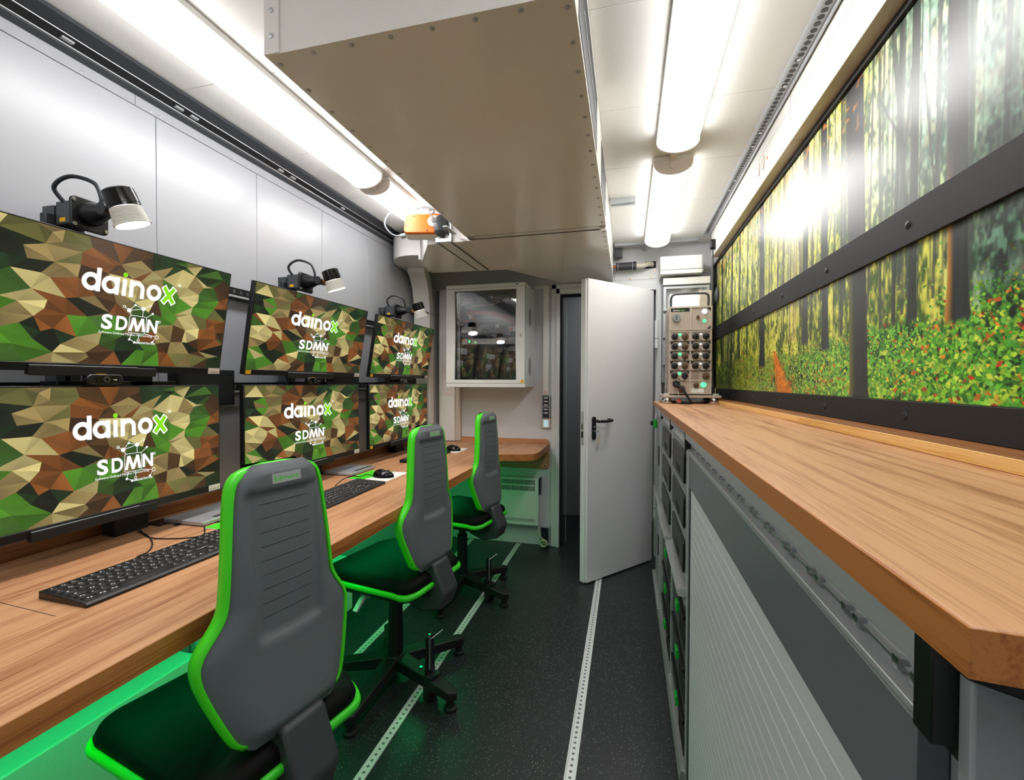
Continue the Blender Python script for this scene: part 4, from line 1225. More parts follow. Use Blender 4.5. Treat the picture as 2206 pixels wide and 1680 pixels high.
# ------------------------------------------------------------------ chairs (local: origin on the floor under the column, +y is the sitting direction)
BT = [0, .02, .05, .12, .2, .27, .32, .36, .40, .45, .5, .6, .75, .88, .94, .975, 1.0]
BW = [.56, .66, .72, .81, .90, .97, 1.0, 1.0, .93, .80, .72, .69, .65, .61, .575, .50, .38]
BHW, BH, BZ0 = .184, .575, .545
LEAN = .032
def back_pt(t):
    # centre line of the backrest: z and y (leaning back towards the top, belly at the lumbar)
    z = BZ0 + BH * t
    y = -.20 + LEAN * t + .012 * math.exp(-((t - .33) / .2) ** 2)
    return y, z
def half_w(t): return BHW * interp(BT, BW, t)
def back_curve(x): return .55 * x * x          # edges wrap forward
def make_chair(label, M):
    t = thing('work_chair', label, 'chair', M=M, group='green edged work chairs')
    # rear shell with an inset field
    def sst(a, b, x):
        k = min(1, max(0, (x - a) / (b - a))); return k * k * (3 - 2 * k)
    def shell(u, v):
        tt = v; w = half_w(tt) - .006; x = (u * 2 - 1) * w
        y, z = back_pt(tt)
        edge = 1 - abs(u * 2 - 1)
        bulge = .022 * (1 - (1 - min(1, edge * 2.2)) ** 2) * min(1, tt / .06) * min(1, (1 - tt) / .03)
        inx = sst(.0, .016, .098 - .02 * (1 - tt) - abs(x))
        field = sst(.34, .375, tt + .10 * (abs(x) / .1) ** 2 * -1 * (.15)) * sst(.0, .03, .915 - tt) * inx
        return (x, y + back_curve(x) - .012 - bulge + .013 * field, z)
    bs = G().grid(shell, 44, 70).obj('back_shell', 'chair_shell', t, sharp=60)
    for k in range(9):
        tt = .44 + .052 * k
        y, z = back_pt(tt)
        def rib(u, v, z=z, tt=tt):
            x = lerp(-.062, .062, u); yy, zz = back_pt(tt)
            return (x, yy + back_curve(x) - .0222 - .0006 * math.sin(PI * v), zz + (v - .5) * .003)
        G().grid(rib, 8, 2).obj('back_rib', 'chair_rib', bs)
    def cush(u, v):
        tt = v; w = half_w(tt) - .008; x = (u * 2 - 1) * w
        y, z = back_pt(tt); edge = 1 - abs(u * 2 - 1)
        return (x, y + back_curve(x) + .014 + .03 * (1 - (1 - min(1, edge * 2)) ** 2) * min(1, tt / .06) * min(1, (1 - tt) / .04), z)
    G().grid(cush, 24, 36, flip=True).obj('back_cushion', 'seat_fabric', t, sharp=60)
    # green rim: a band round the outline
    ol = []
    N = 60
    for i in range(N + 1):
        tt = i / N; ol.append((half_w(tt), tt))
    ol = ol + [(-w, tt) for w, tt in ol[::-1]]
    # resample
    pts = []
    for w, tt in ol:
        y, z = back_pt(tt); pts.append(Vector((w, y + back_curve(w), z)))
    # bottom / top closures are straight runs; relax the corners
    for _ in range(3):
        pts = [(pts[i - 1] + pts[i] * 2 + pts[(i + 1) % len(pts)]) / 4 for i in range(len(pts))]
    g = G(); n = len(pts)
    cen = Vector((0, 0, BZ0 + BH * .45))
    vs = []
    sec = [(-.004, -.017), (.004, -.015), (.006, 0), (.004, .013), (-.004, .015), (-.01, 0)]
    for i, p in enumerate(pts):
        tn = (pts[(i + 1) % n] - pts[i - 1]).normalized()
        fw = Vector((0, 1, 0)); out = tn.cross(fw).normalized()
        if out.dot(p - cen) < 0: out = -out
        for a, b in sec: vs.append(p + out * a + fw * b)
    m = len(sec); fs = []
    for i in range(n):
        j = (i + 1) % n
        fs += [(i * m + k, i * m + (k + 1) % m, j * m + (k + 1) % m, j * m + k) for k in range(m)]
    g.add(vs, fs)
    g.obj('back_rim', 'lime', t, sharp=80, fix=True)
    # maker badge
    y, z = back_pt(.945)
    bdg = G()
    bdg.grid(lambda u, v: (lerp(.036, -.036, u), back_pt(lerp(.925, .962, v))[0] + back_curve(lerp(.036, -.036, u)) - .0345, back_pt(lerp(.925, .962, v))[1]), 6, 3)
    bd = bdg.obj('badge', 'badge_grey', bs)
    tg = G()
    put_text(tg, 'bimos', lambda x, yy: (-.031 + x, back_pt(.945)[0] + back_curve(-.031 + x) - .0352, BZ0 + BH * .931 + yy), 0, 0, .0145, .060)
    tg.obj('badge_lettering', 'lime', bd, sharp=0)
    # seat
    so = rrect(-.225, -.235, .225, .235, .075, 8)
    so = [(x * (1 - .1 * max(0, -y / .235)), y) for x, y in so]
    def sag(y): return -.022 * math.exp(-((y + .2) / .055) ** 2) - .012 * sst(.12, .235, y)
    ZS = .498
    def ringz(pl, sc, z, dip=1):
        return [(x * sc, y * sc, z + dip * sag(y)) for x, y in pl]
    n = len(so)
    def loft(name, levels, m, cap_top=True, cap_bot=True, sharp=50):
        g = G(); vs = []
        for sc, z, dp in levels: vs += ringz(so, sc, z, dp)
        fs = []
        for l in range(len(levels) - 1):
            fs += [(l * n + i, l * n + (i + 1) % n, (l + 1) * n + (i + 1) % n, (l + 1) * n + i) for i in range(n)]
        if cap_top: fs.append(tuple(range((len(levels) - 1) * n, len(levels) * n)))
        if cap_bot: fs.append(tuple(range(n))[::-1])
        return g.add(vs, fs).obj(name, m, t, sharp=sharp)
    loft('seat_shell', [(.72, ZS - .05, 0), (.9, ZS - .04, .4), (.98, ZS - .012, 1)], 'chair_black')
    loft('seat_rim', [(.965, ZS - .013, 1), (1.0, ZS - .009, 1), (1.008, ZS, 1), (1.0, ZS + .009, 1), (.965, ZS + .011, 1)], 'lime_seat', sharp=80)
    loft('seat_cushion', [(.955, ZS + .01, 1), (.965, ZS + .022, 1), (.93, ZS + .042, 1), (.8, ZS + .05, .8), (.4, ZS + .047, .3), (.05, ZS + .045, 0)], 'seat_fabric', cap_bot=False, sharp=80)
    # mechanism, bracket, column
    G().prism([(-.1, .42), (.12, .42), (.14, .445), (.12, .452), (-.2, .452), (-.22, .43)], 'x', -.07, .07).obj('mechanism', 'chair_black', t, bevel=.004)
    G().prism([(-.08, .43), (-.13, .45), (-.165, .575), (-.235, .565), (-.285, .45), (-.265, .385), (-.17, .36), (-.08, .39)], 'x', -.055, .055).obj('back_bracket', 'bracket_grey', t, bevel=.01)
    for sx in (-1, 1):
        lv = G().box((sx * .07 if sx > 0 else -.13, .02, .425), (.13 if sx > 0 else -.07, .045, .433)).obj('lever_arm', 'chair_black', t)
        G().prism([(.0, 0), (.03, .012), (.055, -.002), (.085, -.03), (.08, -.036), (.05, -.014), (.028, -.002), (.004, -.012)], 'y', -.01, .01, Matrix.Translation((sx * .13, .03, .425)) @ Matrix.Scale(sx, 4, (1, 0, 0))).obj('lever_grip', 'white_plastic', lv, fix=True)
    G().cyl((0, 0, .26), (0, 0, .43), .022, 18).obj('gas_lift', 'black_plastic', t)
    G().cyl((0, 0, .085), (0, 0, .36), .034, 20, r2=.03).obj('column', 'chair_black', t)
    G().lathe([(.05, .07), (.052, .08), (.052, .11), (.045, .125), (.034, .128)], 24).obj('hub', 'chair_black', t)
    for k in range(5):
        Mk = Matrix.Rotation(R(-28 + 72 * k), 4, 'Z')
        lg = G().add([Mk @ Vector(p) for p in ((.03, -.034, .07), (.03, .034, .07), (.03, .034, .122), (.03, -.034, .122), (.33, -.025, .045), (.33, .025, .045), (.33, .025, .082), (.33, -.025, .082), (.352, 0, .048), (.352, 0, .078))],
                     [(0, 1, 2, 3), (0, 4, 5, 1), (1, 5, 6, 2), (2, 6, 7, 3), (3, 7, 4, 0), (4, 8, 5), (7, 6, 9), (5, 8, 9, 6), (4, 7, 9, 8)]).obj('base_leg', 'chair_black', t, bevel=.005)
        G().lathe([(.022, 0), (.026, .003), (.026, .012), (.016, .016), (.015, .05)], 18, Mk @ Matrix.Translation((.318, 0, 0))).obj('glide', 'rubber', lg)
    # clamp that ties the base to the floor track
    cl = G().prism([(-.02, .1), (.02, .1), (.028, .13), (.02, .30), (-.02, .30), (-.028, .13)], 'x', -.003, .003, Matrix.Rotation(R(-100), 4, 'Z') @ Matrix.Translation((.205, 0, -.04))).obj('track_clamp', 'chair_black', t)
    MCk = Matrix.Rotation(R(-100), 4, 'Z')
    G().box((.12, -.03, .1), (.24, .03, .106), MCk).obj('clamp_plate', 'chair_black', t)
    G().box((.19, -.025, .004), (.225, .025, .1), MCk).obj('clamp_foot', 'chair_black', t, bevel=.002)
    pn = G().cyl((.216, -.012, .13), (.216, -.012, .275), .0055, 12, M=MCk).obj('locking_pin', 'steel', t)
    G().tube([MCk @ Vector(p) for p in ((.216, -.012, .252), (.225, .02, .262), (.23, .05, .27))], .002, 6).obj('pin_wire', 'steel', pn)
    for p in ((.155, 0), (.212, .014)):
        G().cyl((p[0], p[1], .106), (p[0], p[1], .114), .007, 8, M=MCk).obj('bolt', 'steel', t)
    return t
def chair_M(x, y, deg): return Matrix.Translation((x, y, 0)) @ Matrix.Rotation(R(deg), 4, 'Z')
LEAN = .058
make_chair('grey work chair with green edging closest to the camera', chair_M(-.915, .90, 78))
LEAN = .032
c0 = make_chair('grey work chair with green edging in the middle of the three', chair_M(-.972, 1.78, 80))
c = copy_tree(c0); c.matrix_world = chair_M(-.985, 2.64, 80); c['label'] = 'grey work chair with green edging farthest away by the heater'
# ------------------------------------------------------------------ right worktop and mural
ZW = 1.1758
FX = .1714
wt = thing('worktop', 'long oak worktop on the storage units along the right wall', 'worktop', (.4, 1.7, ZW - .027))
WY0, WY1 = .28, 3.21
plan = [(FX, .281), (.19, .265), (.60, .265), (.60, WY1), (FX, WY1)]
plan = [(FX, .281), (.192, .2795 - .0), (.25, .262), (.60, .262), (.60, WY1), (FX, WY1)]
G().prism(plan, 'z', ZW - .027, ZW).obj('worktop_board', 'oak', wt, bevel=.0015)
strip([(FX, WY1), (FX, .281), (.192, .2795), (.25, .262), (.60, .262)], ZW - .027, ZW - .001, .0012).obj('edge_band', 'oak_edge', wt, sharp=20, fix=True)
lg = thing('wall_ledge', 'slim oak ledge along the worktop under the mural', 'ledge', (.555, 1.7, ZW))
G().box((.514, .262, ZW), (.635, 3.3, 1.1965)).obj('ledge_board', 'oak_dark', lg)
G().box((.512, .262, ZW + .0005), (.5145, 3.3, 1.1972)).obj('ledge_front', 'oak_light', lg, bevel=.001)

# mural: printed forest behind black clamping bars
XP = .60
mu = thing('forest_mural', 'large sunlit forest print clamped by black bars on the right wall', 'mural', (XP + .02, 1.7, 1.197))
MY0, MY1 = -.6, 3.45
G().box((XP + .002, MY0, 1.197), (XP + .038, 3.56, 2.146)).obj('backing_board', 'black_matte', mu)

def forest(y, z):
    """colour of the printed forest at wall position (metres); a flat printed picture"""
    raise NotImplementedError
def _noise(rs, shape, cells):
    h, w = shape
    ch, cw = cells
    a = rs.rand(ch + 2, cw + 2)
    yy = np.linspace(0, ch, h); xx = np.linspace(0, cw, w)
    y0 = yy.astype(int); x0 = xx.astype(int)
    fy = (yy - y0)[:, None]; fx = (xx - x0)[None, :]
    fy = fy * fy * (3 - 2 * fy); fx = fx * fx * (3 - 2 * fx)
    A = a[np.ix_(y0, x0)]; B = a[np.ix_(y0, x0 + 1)]; Cc = a[np.ix_(y0 + 1, x0)]; D_ = a[np.ix_(y0 + 1, x0 + 1)]
    return (A * (1 - fx) + B * fx) * (1 - fy) + (Cc * (1 - fx) + D_ * fx) * fy
def hx(h): return np.array(srgb(h)[:3])
def paint_forest(ys, zs):
    # ys: columns (wall y, metres), zs: rows
    rs = np.random.RandomState(5)
    Y = ys[None, :] + 0 * zs[:, None]; Z = zs[:, None] + 0 * ys[None, :]
    sh = Y.shape
    span_y = ys[-1] - ys[0]; span_z = zs[-1] - zs[0]
    # noise is laid out on the wall, sampled by position
    def nz(sy, sz, seed):
        r2 = np.random.RandomState(seed)
        cy = int(5.2 / sy) + 3; cz = int(1.3 / sz) + 3
        a = r2.rand(cz + 2, cy + 2)
        u = (Y + .8) / sy; v = (Z - 1.1) / sz
        x0 = np.clip(u.astype(int), 0, cy); y0 = np.clip(v.astype(int), 0, cz)
        fx = u - x0; fy = v - y0
        fx = fx * fx * (3 - 2 * fx); fy = fy * fy * (3 - 2 * fy)
        return (a[y0, x0] * (1 - fx) + a[y0, x0 + 1] * fx) * (1 - fy) + (a[y0 + 1, x0] * (1 - fx) + a[y0 + 1, x0 + 1] * fx) * fy
    H = (Z - 1.26) / (2.126 - 1.26)                      # 0 bottom .. 1 top
    def mix(a, b, k):
        return a * (1 - k[..., None]) + b * k[..., None]
    def sm(a, b, x):
        k = np.clip((x - a) / (b - a), 0, 1); return k * k * (3 - 2 * k)
    # backdrop: glowing foliage, bluish green towards the near end
    sunY, sunZ = 1.90, 1.96
    fol = nz(.016, .03, 1) * .45 + nz(.006, .012, 2) * .35 + nz(.05, .11, 3) * .35
    near = sm(1.12, .95, Y) * (1 - sm(.4, .6, H)) + sm(1.55, 1.15, Y) * sm(.4, .6, H)
    lo = mix(hx('#3e5a10')[None, None, :] + 0 * Y[..., None], hx('#2a5040'), near)
    hi = mix(hx('#dfe05c')[None, None, :] + 0 * Y[..., None], hx('#a8cdb2'), near)
    img = mix(lo, hi, sm(.38, .82, fol))
    sky = sm(.35, .95, H) * sm(.5, .75, nz(.03, .06, 4) * .6 + nz(.009, .016, 5) * .5)
    img = mix(img, hx('#f4f0c0'), sky * .55)
    dsun = np.sqrt(((Y - sunY) * 1.15) ** 2 + (Z - sunZ) ** 2)
    glow = np.exp(-(dsun / .10) ** 2)
    img = mix(img, hx('#fff6c8'), np.clip(np.exp(-(dsun / .24) ** 2) * .7, 0, 1))
    # thin far trunks
    r3 = np.random.RandomState(11)
    for k in range(230):
        y0 = r3.uniform(-.6, 3.45); w = r3.uniform(.002, .0075) * (1.4 if y0 < 1.7 else 1)
        z0 = 1.26 + .87 * r3.uniform(.2, .34)
        cx = y0 + (Z - 1.5) * r3.uniform(-.03, .03)
        k_ = sm(w, w * .55, np.abs(Y - cx)) * (Z > z0) * r3.uniform(.45, .95)
        k_ = k_ * (1 - .85 * np.exp(-(dsun / .17) ** 2))
        img = mix(img, hx('#2c3418') if y0 > 1.6 else hx('#3a443c'), k_)
    # undergrowth
    gtop = .185 + .02 * np.sin(Y * 5 + 1) + .05 * sm(1.1, .9, Y) + .03 * sm(2.3, 2.8, Y)
    gtop = gtop + .06 * (nz(.06, .2, 7) - .5) + .03 * (nz(.015, .05, 8) - .5)
    und = sm(.02, -.02, H - gtop)
    leaf = nz(.010, .012, 21) * .6 + nz(.0042, .006, 22) * .5 + nz(.05, .05, 23) * .3
    g1 = mix(hx('#0c2410')[None, None, :] + 0 * Y[..., None], hx('#58b02a'), sm(.45, .85, leaf))
    g1 = mix(g1, hx('#b7d24e'), sm(.82, 1.05, leaf))
    far = sm(1.9, 2.4, Y)
    g2 = mix(hx('#243810')[None, None, :] + 0 * Y[..., None], hx('#9aa83a'), sm(.45, .95, leaf))
    g1 = mix(g1, g2, far * .8)
    g1 = mix(g1, hx('#08160e'), sm(.62, .8, nz(.09, .07, 31)) * .55)
    dots = sm(.80, .88, nz(.011, .011, 41)) * sm(.55, .7, nz(.07, .06, 42))
    g1 = mix(g1, hx('#c2571c'), dots)
    img = mix(img, g1, und)
    r4 = np.random.RandomState(77)
    pal = [hx(c) for c in ('#5fb52a', '#86cc36', '#3f9326', '#c4dc4c', '#2f7a22', '#6ec24a', '#a6d23a')]
    warm = [hx(c) for c in ('#c8571a', '#e08a22', '#b03a18', '#e8b838')]
    yv, zv = ys, zs
    for _ in range(9000):
        y0 = r4.uniform(.75, 2.9) if r4.rand() < .9 else r4.uniform(-.6, 3.45)
        gt = .19 + (.05 if y0 < 1.1 else 0) + r4.uniform(-.02, .03)
        h0 = r4.uniform(-.02, 1) ** 1.0 * gt if r4.rand() < .94 else r4.uniform(gt, gt + .12)
        if abs(y0 - (2.0 + h0 * .735)) < .13 * (1 - h0 * 4.0): continue
        z0 = 1.26 + .866 * h0
        if z0 > zv[-1] + .02 or z0 < zv[0] - .02: continue
        far_ = min(1, max(0, (y0 - 1.3) / 1.2))
        s_ = lerp(.0085, .0055, far_) * r4.uniform(.5, 1.3) * lerp(1.15, .6, min(1, h0 / .25))
        i0, i1 = np.searchsorted(yv, (y0 - s_, y0 + s_)); j0, j1 = np.searchsorted(zv, (z0 - s_, z0 + s_))
        if i1 <= i0 or j1 <= j0: continue
        an = r4.uniform(-.8, .8); ca_, sa_ = math.cos(an), math.sin(an)
        dy = yv[None, i0:i1] - y0; dz = zv[j0:j1, None] - z0
        p_ = dy * ca_ + dz * sa_; q_ = -dy * sa_ + dz * ca_
        m_ = (np.abs(p_) / s_ + np.abs(q_) / (s_ * .55)) < 1
        c_ = warm[r4.randint(4)] if r4.rand() < (.07 + .12 * far_) else pal[r4.randint(len(pal))]
        c_ = c_ * r4.uniform(.45, 1.2)
        c_ = lerp(c_, hx('#b8b04a') * r4.uniform(.5, 1.1), far_ * .45)
        sub = img[j0:j1, i0:i1]; sub[m_] = c_
    # leaf-strewn path
    pc = 2.0 + H * .735; pw = .125 * (1 - H * 4.2)
    pth = sm(pw, pw * .5, np.abs(Y - pc) + .03 * (nz(.012, .012, 51) - .5)) * (H < .2)
    img = mix(img, mix(hx('#c2560c')[None, None, :] + 0 * Y[..., None], hx('#f29a1c'), nz(.008, .008, 52)), pth)
    bank = sm(.10, .0, np.abs(Y - pc) - pw) * sm(.3, .05, H) * sm(.5, .7, nz(.02, .02, 53))
    img = mix(img, hx('#a8641c'), bank * .7)
    # dark ivy mass and tree at the near end
    ivy = sm(1.03, .95, Y) * sm(.2, .3, H) * (.55 + .45 * sm(.75, .5, H))
    iv = mix(hx('#0c1c16')[None, None, :] + 0 * Y[..., None], hx('#5c8a70'), sm(.62, .95, nz(.009, .012, 61) * .7 + nz(.03, .04, 62) * .4))
    img = mix(img, iv, ivy * .85)
    # main trunks: (y at base, width, base height, lean, colour)
    for (y0, w, b, ln, col, lit) in ((1.425, .10, -.05, .05, '#1c2224', '#6a6a2a'), (1.633, .048, .165, .04, '#20262a', None), (1.80, .05, .2, .01, '#2c3430', None),
                                     (2.327, .075, .13, .035, '#1c2428', None), (2.96, .04, .2, .0, '#223020', None), (2.77, .035, .2, .004, '#20301c', None), (3.25, .05, .2, 0, '#1c2c18', None), (2.6, .018, .2, 0, '#2a3a1c', None),
                                     (1.04, .056, .18, .02, '#1c2224', '#c0852a'), (.62, .11, .3, .0, '#1c2422', None), (.1, .09, .25, 0, '#20281e', None),
                                     (1.18, .03, .2, .0, '#242c26', None), (1.25, .014, .2, -.02, '#2c332e', None), (1.52, .014, .2, .02, '#3a442c', None), (1.31, .012, .2, .03, '#3a442c', None)):
        cx = y0 + ln * (H - .3)
        ww = w * (.5 + .05 * np.exp(-((H - b) / .06) ** 2) * 3)
        k_ = sm(ww * 1.04, ww * .92, np.abs(Y - cx)) * sm(b - .012, b + .012, H)
        tex = nz(.006, .05, int(y0 * 100) + 5)
        tcol = mix(hx(col)[None, None, :] * .8 + 0 * Y[..., None], hx(col) * 1.5, tex)
        if lit:
            side = sm(.3, 1., (Y - cx) / ww) * sm(.6, .3, H)
            tcol = mix(tcol, hx(lit), np.clip(side, 0, 1) * .9)
        img = mix(img, tcol, k_)
    # branches of the forked tree near the top
    for (ya, ha, yb, hb, w) in ((1.20, .45, 1.27, 1.0, .011), (1.22, .62, 1.17, 1.0, .008), (1.25, .72, 1.33, .86, .005), (1.11, .5, 1.15, .8, .005), (1.11, .55, 1.075, .75, .004), (1.62, .5, 1.56, .8, .005), (1.86, .6, 1.94, .95, .006)):
        tt = np.clip(((Y - ya) * (yb - ya) + (H - ha) * (hb - ha) * .75) / ((yb - ya) ** 2 + .75 * (hb - ha) ** 2), 0, 1)
        dist = np.sqrt((Y - ya - tt * (yb - ya)) ** 2 + ((H - ha - tt * (hb - ha)) * .87) ** 2)
        img = mix(img, hx('#2c342e'), sm(w, w * .6, dist) * .9)
    # autumn twigs and the sun's flare in the print
    tw = sm(.7, .85, nz(.02, .016, 71)) * sm(.72, .95, H) * sm(1.25, 1.6, Y)
    img = mix(img, hx('#e08a20'), tw * .6)
    img = mix(img, hx('#fffdf0'), np.clip(glow * 1.25, 0, 1))
    ray = sm(.06, .0, np.abs((Y - sunY) + (Z - sunZ) * .05)) * sm(.0, .3, sunZ - Z) * .25 * (Z > 1.45)
    img = mix(img, hx('#ffd890'), ray)
    return np.clip(img * 1.12, 0, .96)

def print_panel(name, z0, z1, nzr):
    s = np.linspace(0, 1, 1000)
    ys = -.6 + 4.05 * (s ** 1.0)
    # denser columns where the picture is largest in view
    dens = np.interp(np.linspace(-.6, 3.45, 4000), [-.6, .6, .9, 2.0, 3.45], [.15, .3, 1.5, 1.0, .75])
    cum = np.cumsum(dens); cum = (cum - cum[0]) / (cum[-1] - cum[0])
    ys = np.interp(np.linspace(0, 1, 1150), cum, np.linspace(-.6, 3.45, 4000))
    zs = np.linspace(z0, z1, nzr)
    img = paint_forest(ys, zs)
    ny = len(ys)
    co = np.zeros((nzr, ny, 3), np.float32)
    co[..., 0] = XP; co[..., 1] = ys[None, :]; co[..., 2] = zs[:, None]
    idx = np.arange(nzr * ny).reshape(nzr, ny)
    q = np.stack([idx[:-1, :-1], idx[1:, :-1], idx[1:, 1:], idx[:-1, 1:]], -1).reshape(-1, 4)
    me = bpy.data.meshes.new(name)
    me.vertices.add(nzr * ny); me.vertices.foreach_set('co', co.ravel())
    nf = len(q)
    me.loops.add(nf * 4); me.loops.foreach_set('vertex_index', q.ravel().astype(np.int32))
    me.polygons.add(nf); me.polygons.foreach_set('loop_start', np.arange(0, nf * 4, 4, dtype=np.int32))
    me.update(calc_edges=True)
    ca = me.color_attributes.new('print', 'FLOAT_COLOR', 'POINT')
    ca.data.foreach_set('color', np.concatenate([img, np.ones((nzr, ny, 1))], -1).astype(np.float32).ravel())
    me.materials.append(MATS['photo_print'])
    return link(name, me, mu)
tag(print_panel('print_panel', 1.69, 2.126, 230), 'upper strip of the forest print with the sun glare')
tag(print_panel('print_panel', 1.262, 1.604, 185), 'lower strip of the forest print with leaves and an orange path')
def frame_bar(name, z0, z1, y0=MY0, y1=3.56, dx=.008):
    return G().box((XP - dx, y0, z0), (XP + .002, y1, z1)).obj(name, 'black_matte', mu, bevel=.001)
frame_bar('bottom_bar', 1.1975, 1.261)
mb = frame_bar('middle_bar', 1.604, 1.69)
frame_bar('top_bar', 2.127, 2.146, dx=.01)
G().box((XP - .003, 3.45, 1.262), (XP + .002, 3.56, 2.126)).obj('side_bar', 'black_matte', mu)
stud = G().lathe([(.0002, .004), (.005, .0035), (.0085, .0015), (.009, 0)], 16, Matrix.Rotation(-PI / 2, 4, 'Y'), cap=False).mesh('screw')
stud.materials.append(MATS['dark_rail'])
for k in range(8):
    for z in (1.646, 1.2285):
        y = 1.184 + .4185 * (k - 2)
        o = link('screw', stud, mu); o.location = o.location + Vector((XP - .008, y, z))

# ------------------------------------------------------------------ storage units below the worktop
UX = .19
rs = thing('shutter_cabinet', 'long cabinet with a closed grey roller shutter under the worktop', 'cabinet', (.4, .92, 0))
SY0, SY1 = .31, 1.535
G().box((UX + .02, SY0 + .012, .03), (.6, SY1 - .002, ZW - .028)).obj('carcass', 'mid_grey', rs)
G().prism([(UX + .004, 1.11), (UX - .012, 1.122), (UX - .012, 1.148), (UX + .02, 1.148), (UX + .02, 1.084), (UX - .008, 1.084), (UX - .008, 1.09), (UX + .008, 1.092)][::-1], 'y', SY0 + .03, SY1 - .01).obj('profile_rail', 'alu_dull', rs, bevel=.0008)
rail = rs.children[-1]
y = .36
while y < 1.5:
    for dy in (0, .022):
        G().cyl((UX + .0055, y + dy, 1.114), (UX + .0025, y + dy, 1.1145), .0055, 10).obj('rail_hole', 'black_matte', rail)
        G().box((UX - .001, y + dy - .0015, 1.0945), (UX + .006, y + dy + .0065, 1.103)).obj('rail_pin', 'steel', rail)
    y += .082
G().box((UX + .0, SY0 + .03, 1.098), (UX + .0075, SY1 - .012, 1.1002)).obj('rail_bead', 'steel', rail)
G().box((UX - .013, SY0 + .012, 1.084), (UX + .02, SY0 + .03, 1.149)).obj('rail_end_cap', 'black_plastic', rs, bevel=.001)
G().box((UX - .013, SY1 - .012, 1.084), (UX + .02, SY1 - .001, 1.149)).obj('rail_end_cap', 'black_plastic', rs, bevel=.001)
G().box((UX + .001, SY0 + .012, 1.0765), (UX + .02, SY1 - .002, 1.084)).obj('shadow_gap', 'black_matte', rs)
G().box((UX, SY0 + .05, .972), (UX + .019, SY1 - .003, 1.0755)).obj('shutter_header', 'header_grey', rs, bevel=.001)
G().box((UX - .0015, SY0 + .05, 1.0735), (UX, SY1 - .05, 1.076)).obj('header_trim', 'alu', rs)
G().box((UX, SY1 - .05, .035), (UX + .019, SY1 - .028, .972)).obj('guide_rail', 'black_matte', rs)
G().box((UX - .004, SY1 - .026, .03), (UX + .019, SY1, 1.075)).obj('side_profile', 'alu_dull', rs, bevel=.001)
nsl = 31; zs0, zs1 = .04, .971
sh = (zs1 - zs0) / nsl
for k in range(nsl):
    z = zs0 + sh * k
    sl = G().box((UX + .001, SY0 + .05, z + .0022), (UX + .012, SY1 - .0505, z + sh)).obj('slat', 'shutter_slat', rs)
sl_l = G()
G().box((UX + .0018, SY0 + .05, zs0), (UX + .011, SY1 - .0505, zs1)).obj('slat_joints', 'shutter_line', rs)
ep = G().box((UX + .0, SY0, .03), (.62, SY0 + .012, ZW - .03)).obj('end_panel', 'mid_grey', rs, bevel=.002)
for x in (.215, .262, .31, .40, .5):
    G().box((x, SY0 - .003, .03), (x + .022, SY0, 1.13)).obj('end_rib', 'alu_dull', ep, bevel=.001)
G().prism([(.18, .298), (.196, .286), (.25, .274), (.62, .274), (.62, .312), (.18, .312)], 'z', 1.138, 1.1478).obj('corner_profile', 'black_plastic', rs, bevel=.002)

